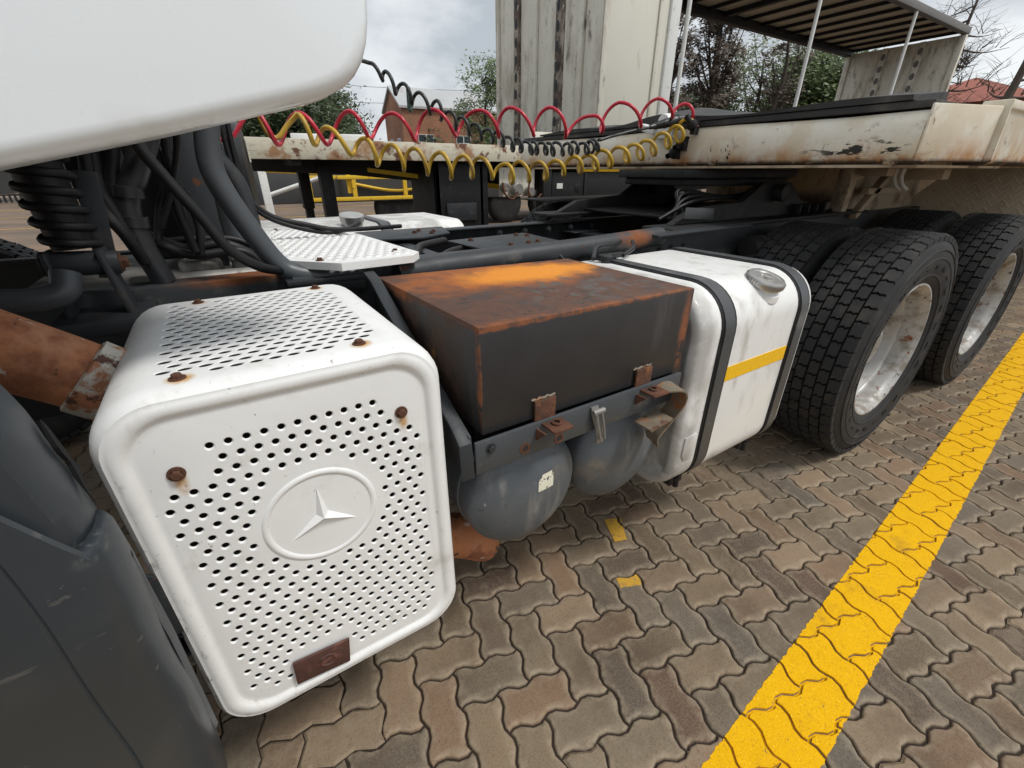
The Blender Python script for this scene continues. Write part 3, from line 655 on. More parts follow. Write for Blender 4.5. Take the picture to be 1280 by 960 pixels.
for x, z in ((.478, .775), (.768, .772)):
    b = MB(); b.box((x, .613, z-.010), (.052, .006, .085)); b.box((x+.012, .588, z-.020), (.050, .052, .006)); b.prism([(.613, z-.026), (.575, z-.024), (.613, z-.062)], lambda p, t: (t, p[0], p[1]), x-.026, x-.021)
    b.lathe([(.007, .0035), (.011, .004), (.011, .008), (.007, .008)], (x+.012, .588, z-.020), (0, 0, 1), 10)
    hb_ = b.build('hinge_bracket', 'rust', tray, bevel=.0015)
    b = MB(); b.tube([(x-.030+.0066*q, .6193+.0006*math.sin(q*4.1), z+.033+.0022*math.sin(q*2.3+x*40)) for q in range(10)], [.0022, .0034, .0028, .0038, .003, .0036, .0028, .0037, .003, .002], 7)
    b.tube([(x+.0275+.0012*math.sin(q*3.1), .6193, z-.006+.0062*q) for q in range(7)], [.002, .0032, .0026, .0034, .003, .0033, .002], 7); b.build('weld_bead', 'rustgrey', hb_, smooth=60)
b = MB()
b.sweep(crom([(.800, .606, .742), (.826, .585, .752), (.858, .575, .745), (.872, .578, .715), (.868, .590, .675), (.845, .598, .640), (.822, .602, .612), (.828, .602, .585)], 5), .055, .004, (.25, .85, .0)); b.box((.795, .585, .668), (.075, .055, .005), Matrix.Rotation(-.15, 3, 'Y'))
hb = b.build('bent_bracket', 'rustgrey', tray, smooth=40); hb['label'] = 'bent half rusted bracket at the end of the battery tray'
b = MB(); b.sweep(crom([(.608, .604, .755), (.612, .598, .725), (.622, .597, .695), (.630, .600, .655)], 5), .020, .004, (1, 0, 0)); b.cyl((.600, .598, .742), (.632, .598, .742), .007); b.tube([(.606, .592, .738), (.614, .589, .70), (.626, .592, .668)], .003, 6); b.tube([(.622, .592, .738), (.630, .589, .70), (.638, .592, .668)], .003, 6)
b.build('latch', 'aludull', tray, smooth=40)
for x, z in ((.425, .712), (.513, .705)):
    b = MB(); b.lathe([(.0135, .001), (.013, -.0012), (.0075, -.0015), (.007, .001)], (x, .606, z), (0, 1, 0), 14); mh = b.build('mounting_hole', 'rust', tray)
    b = MB(); b.lathe([(.0075, -.0008), (.0002, -.0008)], (x, .606, z), (0, 1, 0), 12); b.build('mounting_hole', 'hole_shade', tray)  # dark disc laid on the plate as the hole's shaded inside
bolt((.345, .606, .742), (0, -1, 0), tray, BOLTG, .6)
b = MB(); b.bx(.34, .90, .66, 1.1, .70, .755); b.build('battery_case', 'dark', truck, bevel=.005)
# ---- air tanks
for (x, z, r, y0) in ((.468, .548, .147, .618), (.775, .540, .150, .628)):
    b = MB(); pf = [(.0006, 0)] + [(r*math.sin(a), .060*(1-math.cos(a))) for a in [PI/2*i/10 for i in range(1, 11)]] + [(r, .10), (r+.003, .102), (r+.003, .112), (r, .114), (r, .50)] + [(r*math.cos(a), .50+.075*math.sin(a)) for a in [PI/2*i/6 for i in range(1, 6)]] + [(.0006, .576)]
    b.lathe(pf, (x, y0, z), (0, 1, 0), 44); at2 = b.build('air_tank', 'grey', truck, smooth=40)
    b = MB(); b.lathe([(r+.001, .28), (r+.006, .281), (r+.006, .318), (r+.001, .319)], (x, y0, z), (0, 1, 0), 40); b.build('tank_strap', 'strap', at2, smooth=40)
    if x < .6:
        b = MB(); q = []
        for i in range(5):
            for j in range(5):
                px, pz = x+.004+.044*i/4 + .003*j/4, z+.020+.040*j/4
                if (i, j) == (0, 4): px += .008; pz -= .007
                rr = math.hypot(px-x, pz-z); q.append((px, y0 + .060*(1-math.sqrt(max(0, 1-(rr/r)**2))) - .0012, pz))
        b.add(q, [(5*i+j, 5*i+j+1, 5*i+j+6, 5*i+j+5) for i in range(4) for j in range(4)]); b.build('sticker', 'sticker', at2)
    else:
        b = MB(); b.box((x+.06, y0+.012, z+.02), (.045, .003, .05)); b.build('name_plate', 'grey', at2, bevel=.001)
# ---- fuel tanks
def ring_yz(ins, x, y0, y1, z0, z1, r): return [(x, y, z) for y, z in rrect(y0+ins, y1-ins, z0+ins, z1-ins, max(.02, r-ins), 10)]
def fuel_tank(x0, x1, y0, y1, z0, z1, capy, straps, nm):
    r = .115; b = MB(); rs = []
    for ins, x in ((.075, x0+.022), (.045, x0+.016), (.030, x0+.002), (.022, x0-.001), (.010, x0+.003), (.003, x0+.010), (0, x0+.024), (0, x1-.024), (.003, x1-.010), (.010, x1-.003), (.022, x1+.001), (.030, x1-.002), (.045, x1-.016), (.075, x1-.022)): rs.append(ring_yz(ins, x, y0, y1, z0, z1, r))
    b.rings(rs, True, True, True); t = b.build('fuel_tank', 'tank', truck, smooth=50); t['label'] = nm
    for sx in straps:
        b = MB(); o = .007; A = ring_yz(-o, 0, y0, y1, z0, z1, r+o); B = ring_yz(.002, 0, y0, y1, z0, z1, r-.002); hw = .021
        b.rings([[(sx-hw, p[1], p[2]) for p in B], [(sx-hw, p[1], p[2]) for p in A], [(sx+hw, p[1], p[2]) for p in A], [(sx+hw, p[1], p[2]) for p in B]], True); st_ = b.build('tank_strap', 'strap', t, smooth=40)
        b = MB(); o = .0035; A = ring_yz(-o, 0, y0, y1, z0, z1, r+o); hw = .031
        b.rings([[(sx-hw, p[1], p[2]) for p in B], [(sx-hw, p[1], p[2]) for p in A], [(sx+hw, p[1], p[2]) for p in A], [(sx+hw, p[1], p[2]) for p in B]], True); b.build('strap_rubber', 'black', t, smooth=40)
        b = MB(); b.bx(sx-.03, sx+.03, y0+.06, y1-.05, z0-.035, z0-.008); b.cyl((sx, y0+.06, z0-.045), (sx, y0+.06, z0-.005), .010); b.build('tank_bracket', 'dark', t, bevel=.003)
    return t
ft = fuel_tank(.945, 1.500, .600, 1.19, .340, .955, .69, (1.062, 1.440), 'white fuel tank with two dark straps and yellow tape')
b = MB(); b.bx(1.096, 1.405, .5985, .6000, .688, .732); b.build('reflective_tape', 'tape', ft)
ax = Vector((0, -.30, .95)).normalized(); c0 = Vector((1.272, .655, .914))
b = MB(); b.lathe([(.058, -.012), (.054, .004), (.046, .008), (.044, .022)], c0, ax, 36); b.build('filler_neck', 'tank', ft, smooth=40)
b = MB(); b.lathe([(.046, .018), (.052, .019), (.053, .023), (.053, .036), (.050, .040), (.040, .041), (.038, .0385), (.016, .0385), (.015, .044), (.008, .045), (.0005, .045)], c0, ax, 48)
u_, w_ = frame(ax)
for k in range(40):
    a = 2*PI*k/40; b.box(c0 + ax*.029 + (u_*math.cos(a) + w_*math.sin(a))*.053, (.0035, .0035, .012), Matrix((u_*math.cos(a)+w_*math.sin(a), -u_*math.sin(a)+w_*math.cos(a), ax)).transposed())
b.build('filler_cap', 'alu', ft, smooth=40)
b = MB(); b.prism([(.968, .545), (.966, .490), (.975, .468), (1.018, .462), (1.024, .530), (1.016, .548)], lambda p, t: (p[0], t, p[1]), .5965, .6005); b.build('welded_patch', 'tank', ft, bevel=.0012)
b = MB(); b.lathe([(.018, 0), (.018, .02), (.012, .024), (.0005, .024)], (1.03, 1.03, .955), (0, 0, 1), 16); b.box((1.06, 1.04, .972), (.11, .02, .014)); b.tube(crom([(1.0, 1.06, .965), (1.05, 1.10, .99), (1.16, 1.14, .985), (1.28, 1.2, .99)], 6), .008, 8); b.tube(crom([(1.10, 1.03, .97), (1.18, 1.06, .985), (1.26, 1.14, .99)], 6), .007, 8); b.build('fuel_sender', 'blackp', ft, smooth=40)
ft2 = fuel_tank(.02, 1.15, 2.20, 2.86, .38, .985, 2.4, (.72, .12), 'far side white fuel tank beyond the chassis rails')
b = MB(); c0 = Vector((.57, 2.30, .98)); b.lathe([(.05, 0), (.05, .02), (.056, .022), (.056, .05), (.04, .055), (.0005, .055)], c0, (0, -.2, 1), 32); b.build('filler_cap', 'alu', ft2, smooth=40)

# ---- wheels
def tyre_mesh():
    b = MB(); Rr = .502; W_ = .285; base = Rr - .020
    h = [(.298, .030), (.312, .018), (.345, .008), (.385, .001), (.420, 0), (.448, .005), (.468, .014), (.478, .020), (.4815, .030)]
    pf = h + [(base, .034)] + [(base, W_-.034)] + [(r, W_-y) for r, y in reversed(h)]
    b.lathe(pf, (0, 0, 0), (0, 1, 0), 72)
    b.lathe([(.402, .0004), (.404, -.0016), (.409, -.0016), (.411, .0004)], (0, 0, 0), (0, 1, 0), 72)
    b.lathe([(.436, .0022), (.438, -.0006), (.442, -.0002), (.444, .0036)], (0, 0, 0), (0, 1, 0), 72)
    for k in range(24):
        a = 2*PI*k/24
        for q in range(3): b.box((.374*math.cos(a+.035*q), .0012, .374*math.sin(a+.035*q)), (.016 if k % 3 else .004, .004, .007), Matrix.Rotation(-(a+.035*q), 3, 'Y'))
    b.lathe([(.334, .0105), (.336, .0072), (.343, .0062), (.345, .0085)], (0, 0, 0), (0, 1, 0), 72)
    nb = 54; rows = [(.014, .0545), (.0605, .0965), (.1025, .1385), (.1455, .1815), (.1875, .2235), (.2305, .271)]
    for ri, (ya, yb) in enumerate(rows):
        off = (.5 if ri % 2 else 0) + .06*ri
        for k in range(nb):
            t0 = (k+off)*2*PI/nb; dt = 2*PI/nb; g_ = .0088/Rr; z = .10*dt
            ring = []
            a0, a1 = t0 + g_/2, t0 + dt - g_/2
            zz = .10*dt
            pts = [(a0, ya), (a0+zz, (ya+yb)/2 - .004), (a0, (ya+yb)/2 + .004), (a0+zz, yb), (a1+zz, yb), (a1, (ya+yb)/2+.004), (a1+zz, (ya+yb)/2-.004), (a1, ya)]
            wob = random.uniform(-.0006, .0006)
            def P(a, y, r):
                if ri == 0 and y < .02: r -= .007
                if ri == 5 and y > W_-.02: r -= .007
                return (r*math.cos(a), y, r*math.sin(a))
            lo = [P(a, y, base-.001) for a, y in pts]; cm = (a0+a1)/2 + zz/2; cy = (ya+yb)/2
            m1 = [P(a, y, Rr-.0016+wob) for a, y in pts]
            hi = [P(cm + (a-cm)*.93, cy + (y-cy)*.94, Rr+wob) for a, y in pts]
            b.rings([lo, m1, hi], True, False, True)
    me = b.mesh('tyre', 34); me.materials.append(M['tyre']); return me
def rim_mesh():
    b = MB()
    b.lathe([(.300, .030), (.305, .026), (.303, .021), (.296, .021), (.290, .027), (.284, .036), (.276, .044), (.271, .060), (.269, .100), (.262, .104), (.258, .112), (.256, .175), (.250, .185), (.235, .190), (.200, .188), (.165, .178), (.15, .17), (.11, .17), (.11, .115), (.095, .105), (.0005, .105)], (0, 0, 0), (0, 1, 0), 64)
    b.lathe([(.300, .255), (.29, .25), (.275, .24), (.262, .20), (.258, .18)], (0, 0, 0), (0, 1, 0), 48)
    for k in range(10):
        a = 2*PI*k/10; p = Vector((.1675*math.cos(a), .172, .1675*math.sin(a))); b.cyl(p, p + Vector((0, -.035, 0)), .015, n=6)
    me = b.mesh('rim', 35); me.materials.append(M['rim']); return me
TY, RI = tyre_mesh(), rim_mesh()
def wheel(x, y, flip, z=.498, rim=True):
    e = bpy.data.objects.new('wheel', None); C.objects.link(e); e.parent = truck; e.location = Vector((x, y, z)) - truck.location; e.empty_display_size = .1
    e.rotation_euler = (PI if flip else 0, random.uniform(0, 6), 0)
    if flip: e.rotation_euler = (0, 0, PI)
    t = bpy.data.objects.new('tyre', TY); C.objects.link(t); t.parent = e; t.rotation_euler = (0, random.uniform(0, 6), 0)
    r_ = bpy.data.objects.new('rim', RI); C.objects.link(r_); r_.parent = e; r_.rotation_euler = (0, random.uniform(0, 6), 0)
    return e
for x in (2.385, 3.735):
    wheel(x, .562, False); wheel(x, 1.172, True); wheel(x, 2.428, False); wheel(x, 3.038, True)
wheel(-1.02, .60, False); wheel(-1.02, 2.96, True)
for x in (2.385, 3.735):
    b = MB(); b.cyl((x, .74, .498), (x, 2.86, .498), .062, n=16); b.lathe([(.07, -.26), (.16, -.18), (.205, -.06), (.205, .06), (.16, .18), (.07, .26)], (x, 1.8, .498), (0, 1, 0), 24); b.build('axle', 'dark', truck, smooth=40)
b = MB()
for y in (1.15, 2.30):
    for k in range(4): b.box((3.06, y, .62 + .022*k), (1.5-.25*k, .08, .018))
b.build('leaf_spring', 'dark', truck, bevel=.003)
# ---- fifth wheel
b = MB(); b.bx(1.55, 3.35, 1.20, 1.36, .990, 1.006); b.bx(1.55, 3.35, 2.02, 2.18, .990, 1.006); b.bx(1.85, 2.95, 1.30, 2.10, 1.008, 1.022)
fw = b.build('fifth_wheel_base', 'dark', truck, bevel=.004)
for y in (1.31, 2.09):
    b = MB()
    b.prism([(1.66, 1.0075), (2.98, 1.0075), (2.94, 1.045), (2.70, 1.075), (2.56, 1.165), (2.30, 1.165), (2.16, 1.085), (1.80, 1.065)], lambda p, t: (p[0], t, p[1]), y-.02, y+.02)
    for k in range(4): b.box((2.62+.09*k, y-.04, 1.035), (.010, .06, .05))
    b.cyl((2.43, y-.07, 1.12), (2.43, y+.07, 1.12), .04, n=16)
    b.build('pedestal', 'dark', truck, bevel=.003)
b = MB(); poly = [(1.98, 1.52), (2.10, 1.40), (2.45, 1.33), (2.70, 1.36), (3.02, 1.50), (3.06, 1.60), (2.62, 1.70), (2.56, 1.75), (2.62, 1.80), (3.06, 1.90), (3.02, 2.0), (2.70, 2.10), (2.45, 2.14), (2.10, 2.06), (1.98, 1.95)]
b.prism(poly, lambda p, t: (p[0], p[1], t), 1.185, 1.225); b.prism([(p[0]*.92+.2, p[1]*.92+.14) for p in poly], lambda p, t: (p[0], p[1], t), 1.150, 1.184); b.build('fifth_wheel_plate', 'dark', truck, bevel=.006)
b = MB(); b.box((1.80, 1.266, 1.050), (.20, .005, .046), Matrix.Rotation(.06, 3, 'Y')); b.build('type_plate', 'strap', truck, bevel=.001)
b = MB()
for k in range(4): b.tube(crom([(1.7+.06*k, 1.40, 1.02), (1.9, 1.38+.03*k, 1.09+.015*k), (2.2, 1.37+.02*k, 1.10), (2.5, 1.40, 1.07+.02*k)], 6), .009, 8)
b.build('brake_hose', 'black', truck, smooth=50)
b = MB(); b.lathe([(.001, 0), (.045, .002), (.05, .02), (.05, .06), (.045, .065), (.045, .085), (.05, .09), (.05, .13), (.04, .15), (.001, .15)], (2.05, 1.16, .90), (1, 0, 0), 20); b.build('brake_chamber', 'dark', truck, smooth=40)
b = MB(); b.prism([(1.40, .992), (2.02, .997), (2.02, 1.005), (1.40, 1.0)], lambda p, t: (p[0], t, p[1]), 1.14, 1.24); b.build('wing_bracket', 'frame', truck, bevel=.002)
b = MB(); b.bx(2.02, 4.1, 2.55, 3.0, 1.02, 1.03); b.build('far_mudguard', 'dark', truck, bevel=.003)
# ---- behind the cab: spring strut, pipes, hoses, air filter
b = MB(); b.tube([(-.230, 1.16, 1.42), (-.232, 1.155, 1.30), (-.230, 1.15, 1.20), (-.226, 1.15, 1.09)], [.040, .037, .035, .032], 18); b.build('suspension_damper', 'black', truck, smooth=50)
b = MB(); pts = []
for i in range(121):
    t = i/120; a = 2*PI*7*t; rr = .041-.005*t; pts.append((-.232+.006*t + rr*math.cos(a), 1.155 - .005*t + rr*math.sin(a), 1.30 - .205*t))
b.tube(pts, .0078, 8); b.build('coil_spring', 'black', truck, smooth=60)
b = MB(); b.cyl((-.275, 1.13, 1.068), (-.165, 1.13, 1.062), .022, n=18); b.box((-.262, 1.13, 1.03), (.010, .06, .12)); b.box((-.180, 1.13, 1.02), (.012, .06, .14), Matrix.Rotation(-.12, 3, 'Y')); b.box((-.215, 1.13, .955), (.15, .13, .03)); b.prism([(-.30, .95), (-.12, .95), (-.06, .80), (-.10, .78), (-.16, .90), (-.30, .92)], lambda p, t: (p[0], t, p[1]), 1.08, 1.10)
b.build('spring_mount', 'frame', truck, bevel=.004)
bolt((-.166, 1.13, 1.062), (1, 0, 0), truck, BOLT, 1.8)
b = MB(); b.tube(crom([(-.60, 1.02, 1.02), (-.36, 1.05, 1.025), (-.285, 1.05, 1.022), (-.245, 1.055, 1.03), (-.235, 1.07, 1.06)], 6), .021, 14); b.build('stabiliser_bar', 'pipe', truck, smooth=50)
b = MB(); b.tube(crom([(.068, 1.2, 1.55), (.060, 1.2, 1.388), (.041, 1.2, 1.312), (.028, 1.2, 1.239), (.036, 1.2, 1.185), (.072, 1.2, 1.094), (.110, 1.2, 1.020), (.150, 1.195, .992), (.215, 1.19, .980), (.29, 1.19, .975)], 8), .0235, 18)
gp = b.build('bent_pipe', 'pipe', truck, smooth=50); gp['label'] = 'bent grey pipe rising behind the cab'
b = MB(); b.tube(crom([(-.03, 1.5, 1.5), (-.023, 1.5, 1.381), (-.015, 1.5, 1.297), (.010, 1.5, 1.216), (.046, 1.5, 1.124), (.05, 1.5, 1.0)], 8), .030, 16); b.build('bent_pipe', 'pipe', truck, smooth=50)
b = MB(); b.tube(crom([(.03, 1.62, 1.36), (.045, 1.6, 1.275), (.085, 1.6, 1.201), (.10, 1.6, 1.115), (.10, 1.6, .99)], 8), .024, 14); b.build('bent_pipe', 'frame', truck, smooth=50)
HOSES = [([(-.09, 1.12, 1.40), (-.08, 1.1, 1.277), (-.057, 1.1, 1.217), (-.016, 1.1, 1.14), (.016, 1.1, 1.076), (.065, 1.12, 1.030), (.12, 1.2, 1.0)], .0105),
 ([(-.165, 1.25, 1.42), (-.171, 1.25, 1.279), (-.184, 1.25, 1.196), (-.179, 1.25, 1.144), (-.16, 1.25, 1.101), (-.145, 1.27, 1.037)], .0115),
 ([(-.155, 1.28, 1.42), (-.163, 1.28, 1.281), (-.176, 1.28, 1.195), (-.169, 1.28, 1.146), (-.154, 1.28, 1.084)], .0115),
 ([(-.12, 1.3, 1.42), (-.124, 1.3, 1.297), (-.151, 1.3, 1.21), (-.158, 1.3, 1.164), (-.15, 1.31, 1.10)], .012),
 ([(-.03, 1.35, 1.42), (-.038, 1.35, 1.304), (-.061, 1.35, 1.209), (-.092, 1.35, 1.142), (-.115, 1.35, 1.073)], .009),
 ([(-.07, 1.35, 1.30), (-.06, 1.35, 1.175), (-.059, 1.35, 1.123), (-.05, 1.35, 1.04)], .010),
 ([(-.144, 1.4, 1.085), (-.073, 1.4, 1.045), (.014, 1.4, 1.048), (.079, 1.4, 1.011), (.13, 1.4, .976)], .012),
 ([(-.137, 1.38, 1.071), (-.059, 1.38, 1.030), (.045, 1.38, 1.030), (.092, 1.38, .992), (.13, 1.37, .96)], .012),
 ([(-.14, 1.42, 1.06), (-.05, 1.42, 1.062), (.04, 1.42, 1.055), (.10, 1.42, 1.02)], .009),
 ([(.11, 1.62, 1.50), (.102, 1.6, 1.345), (.1, 1.6, 1.216), (.105, 1.6, 1.152), (.16, 1.6, 1.094), (.247, 1.6, 1.066), (.361, 1.6, 1.042), (.60, 1.7, 1.03)], .0075),
 ([(.09, 1.62, 1.50), (.086, 1.6, 1.344), (.088, 1.6, 1.216), (.099, 1.6, 1.146), (.158, 1.6, 1.085), (.267, 1.6, 1.045), (.353, 1.62, 1.035), (.5, 1.9, 1.03)], .0075),
 ([(-.02, 1.30, 1.45), (-.035, 1.31, 1.33), (-.05, 1.34, 1.22), (-.03, 1.36, 1.12), (-.04, 1.36, 1.03)], .008),
 ([(0, 1.28, 1.42), (-.02, 1.3, 1.28), (-.06, 1.33, 1.18), (-.10, 1.34, 1.10)], .007),
 ([(-.10, 1.22, 1.42), (-.09, 1.24, 1.30), (-.07, 1.30, 1.23), (-.03, 1.36, 1.16), (-.03, 1.37, 1.06)], .008)]
for pth, rr in HOSES:
    b = MB(); b.tube(crom(pth, 7), rr, 10); b.build('hose', 'black', truck, smooth=60)
b = MB(); b.tube(crom([(-.04, 1.3, 1.42), (-.06, 1.3, 1.314), (-.109, 1.3, 1.217), (-.134, 1.3, 1.179), (-.146, 1.3, 1.131), (-.141, 1.3, 1.064), (-.125, 1.3, .985)], 8), .024, 14)
for p in ((-.134, 1.3, 1.179), (-.143, 1.3, 1.12)): b.lathe([(.025, -.012), (.028, -.011), (.028, .011), (.025, .012)], p, (.15, 0, 1), 16)
b.build('cable_loom', 'blackp', truck, smooth=60)
b = MB(); b.prism([(-.03, 1.42), (.05, 1.42), (.02, 1.15), (.015, .985), (-.055, .985), (-.045, 1.2)], lambda p, t: (p[0], t, p[1]), 1.445, 1.455); b.box((-.19, 1.21, 1.12), (.035, .006, .20), Matrix.Rotation(.12, 3, 'Y')); b.box((-.175, 1.34, 1.30), (.10, .012, .30)); b.build('support_plate', 'frame', truck, bevel=.002)
b = MB(); b.bx(-.16, -.05, 1.60, 2.0, .99, 1.28); b.build('gearbox_cover', 'dark', truck, bevel=.02)
b = MB(); b.bx(-.42, .14, 1.36, 1.98, .80, .965); b.cyl((-.20, 1.36, .972), (.10, 1.36, .968), .022, n=14); b.cyl((-.05, 1.45, .96), (-.05, 1.45, 1.01), .05, n=16); b.bx(.02, .10, 1.40, 1.52, .96, 1.005); b.build('gearbox', 'aludull', truck, bevel=.012)
b = MB(); b.lathe([(.001, 0), (.10, 0), (.145, .004), (.158, .018), (.158, .03), (.150, .036), (.150, .06), (.158, .064), (.158, .10), (.145, .115), (.145, .42), (.12, .44), (.001, .44)], (.170, 2.05, 1.225), (-1, .15, 0), 40)
af = b.build('air_filter', 'blackp', truck, smooth=35); af['label'] = 'round black air filter housing with a yellow sticker'
b = MB(); b.box((.1755, 2.045, 1.285), (.002, .05, .075), Matrix.Rotation(R(-8), 3, 'Z')); b.build('sticker', 'sticker', af)
b = MB(); b.bx(-.02, .02, 1.8, 1.84, .95, 1.5); b.bx(-.02, .02, 2.3, 2.34, .95, 1.5); b.bx(-.05, .06, 1.6, 2.4, 1.02, 1.05); b.build('filter_frame', 'frame', truck, bevel=.003)
# coupling sockets carried behind the cab
b = MB(); b.bx(-.05, .02, 1.62, 2.0, 1.36, 1.48); b.build('coupling_panel', 'dark', truck, bevel=.006)

# ================================================================== coiled lines (each a thing)
def coil(name, K, r, m, label, lead, tail, n=8, cat='air hose'):
    # K alternates crest, trough; the hose winds round the axis running between them
    mids = []
    for i in range(len(K)):
        a, c = Vector(K[max(0, i-1)]), Vector(K[min(len(K)-1, i+1)]); o = (a+c)/2 if 0 < i < len(K)-1 else (Vector(K[1]) if i == 0 else Vector(K[-2]))
        p = Vector(K[i]); jr = random.Random(i*7+len(K)); mids.append((Vector((p.x + jr.uniform(-.007, .007), p.y + jr.uniform(-.012, .012), (p.z+o.z)/2 + jr.uniform(-.006, .006))), abs(p.z-o.z)/2*jr.uniform(.86, 1.12)))
    P = [Vector(q) for q in lead]; steps = 10
    for i in range(len(K)-1):
        (m0, r0), (m1, r1) = mids[i], mids[i+1]
        for j in range(steps):
            t = j/steps; a = PI*(i+t); mm = m0.lerp(m1, t); rr = r0 + (r1-r0)*t
            P.append(Vector((mm.x, mm.y - rr*.95*math.sin(a), mm.z + rr*math.cos(a))))
    P += [Vector(K[-1])] + [Vector(q) for q in tail]
    b = MB(); b.tube(P, r, n); return tag(b.build(name, m, None, smooth=70), label, cat)
RED = [(0.186, 1.772, 1.393), (0.248, 1.769, 1.297), (0.319, 1.767, 1.39), (0.397, 1.763, 1.301), (0.471, 1.761, 1.398), (0.547, 1.758, 1.31), (0.632, 1.756, 1.406), (0.712, 1.754, 1.316), (0.784, 1.752, 1.415), (0.873, 1.743, 1.334), (0.955, 1.725, 1.43), (1.039, 1.705, 1.338), (1.099, 1.692, 1.44), (1.185, 1.675, 1.347), (1.259, 1.659, 1.447), (1.337, 1.644, 1.35), (1.455, 1.621, 1.426), (1.509, 1.612, 1.369), (1.585, 1.595, 1.489), (1.705, 1.578, 1.396), (1.78, 1.562, 1.499), (1.878, 1.549, 1.427), (1.947, 1.536, 1.489), (1.985, 1.529, 1.426)]
YEL = [(0.318, 1.767, 1.383), (0.35, 1.765, 1.293), (0.411, 1.763, 1.353), (0.462, 1.761, 1.26), (0.521, 1.759, 1.324), (0.561, 1.758, 1.238), (0.62, 1.756, 1.311), (0.655, 1.755, 1.22), (0.709, 1.754, 1.293), (0.745, 1.752, 1.2), (0.798, 1.751, 1.278), (0.839, 1.749, 1.194), (0.888, 1.738, 1.271), (0.929, 1.728, 1.191), (0.975, 1.719, 1.263), (1.019, 1.709, 1.181), (1.061, 1.7, 1.244), (1.099, 1.692, 1.175), (1.127, 1.687, 1.25), (1.171, 1.678, 1.18), (1.209, 1.67, 1.256), (1.252, 1.662, 1.189), (1.286, 1.655, 1.26), (1.336, 1.647, 1.198), (1.373, 1.639, 1.27), (1.418, 1.631, 1.207), (1.447, 1.625, 1.28), (1.494, 1.618, 1.217), (1.523, 1.611, 1.293), (1.573, 1.604, 1.23), (1.599, 1.598, 1.313), (1.652, 1.59, 1.246), (1.674, 1.585, 1.327), (1.73, 1.578, 1.263), (1.749, 1.572, 1.351), (1.802, 1.565, 1.29), (1.821, 1.56, 1.375), (1.876, 1.553, 1.318), (1.898, 1.547, 1.402), (1.935, 1.541, 1.346), (1.945, 1.536, 1.43)]
BLK = [(0.576, 1.759, 1.55), (0.601, 1.758, 1.494), (0.633, 1.757, 1.524), (0.656, 1.756, 1.464), (0.686, 1.755, 1.494), (0.712, 1.754, 1.434), (0.742, 1.753, 1.467), (0.771, 1.752, 1.408), (0.802, 1.751, 1.443), (0.825, 1.751, 1.386), (0.849, 1.75, 1.426), (0.873, 1.743, 1.365), (0.899, 1.738, 1.404), (0.923, 1.731, 1.346), (0.947, 1.726, 1.39), (0.972, 1.72, 1.329), (0.994, 1.716, 1.372), (1.019, 1.71, 1.312), (1.039, 1.705, 1.357), (1.062, 1.7, 1.304), (1.079, 1.697, 1.347), (1.103, 1.692, 1.294), (1.12, 1.688, 1.337), (1.142, 1.684, 1.287), (1.157, 1.68, 1.332), (1.18, 1.676, 1.282), (1.193, 1.673, 1.327), (1.216, 1.669, 1.279), (1.228, 1.666, 1.324), (1.252, 1.662, 1.278), (1.265, 1.659, 1.322), (1.289, 1.654, 1.276), (1.301, 1.652, 1.323), (1.327, 1.647, 1.277), (1.339, 1.644, 1.324), (1.365, 1.64, 1.279), (1.376, 1.637, 1.327), (1.401, 1.633, 1.282), (1.411, 1.631, 1.331), (1.437, 1.627, 1.286), (1.445, 1.624, 1.335), (1.47, 1.621, 1.289), (1.477, 1.618, 1.338), (1.502, 1.615, 1.291), (1.509, 1.613, 1.339)]
coil('coiled_air_hose', RED, .0070, 'redhose', 'red coiled air hose stretched from cab to trailer', [(.0, 1.80, 1.34), (.05, 1.79, 1.312), (.09, 1.78, 1.305), (.125, 1.775, 1.318), (.155, 1.77, 1.358)], [(1.99, 1.50, 1.41), (1.992, 1.49, 1.40)])
coil('coiled_air_hose', YEL, .0078, 'yelhose', 'yellow coiled air hose drooping below the red one', crom([(.02, 1.80, 1.45), (.15, 1.78, 1.46), (.195, 1.775, 1.40), (.217, 1.77, 1.33), (.245, 1.77, 1.315), (.28, 1.768, 1.35)], 4), [(1.97, 1.515, 1.43), (1.985, 1.50, 1.415)])
coil('coiled_cable', BLK, .0064, 'blkhose', 'dark coiled electric cable below the cab corner', crom([(.02, 1.80, 1.47), (.25, 1.79, 1.62), (.48, 1.77, 1.57), (.55, 1.762, 1.548)], 4), [(1.56, 1.615, 1.352), (1.68, 1.60, 1.378), (1.80, 1.585, 1.40)], cat='cable')
b = MB(); u0 = Vector((1.78, 1.587, 1.396)); dd = Vector((.20, -.015, .042)).normalized()
b.lathe([(.001, 0), (.009, .0), (.012, .03), (.014, .08), (.020, .09), (.020, .13), (.023, .135), (.023, .165), (.018, .17), (.018, .205), (.001, .205)], u0, dd, 18)
for k in range(7): b.lathe([(.012+.0004*k, .03+.008*k), (.0155+.0004*k, .032+.008*k), (.0155+.0004*k, .035+.008*k), (.012+.0004*k, .037+.008*k)], u0, dd, 14)
tag(b.build('cable_plug', 'blackp', None, smooth=40), 'black cable plug at the front edge of the cream trailer', 'plug')
b = MB(); b.prism([(.690, 1.485), (.705, 1.485), (.708, 1.415), (.698, 1.405), (.688, 1.415)], lambda p, t: (p[0], t, p[1]), 1.746, 1.752); b.cyl((.698, 1.740, 1.418), (.698, 1.758, 1.418), .005)
tag(b.build('cable_tag', mat('green_tag', (.06, .10, .08), .5, var=.2), None, bevel=.001), 'small green tag hanging from the dark coiled cable', 'tag')

# ================================================================== coupled trailer (cream front edge)
trA = empty('flat_deck_trailer', (6, 1.8, 0), 'cream flat deck trailer coupled over the truck wheels', 'trailer')
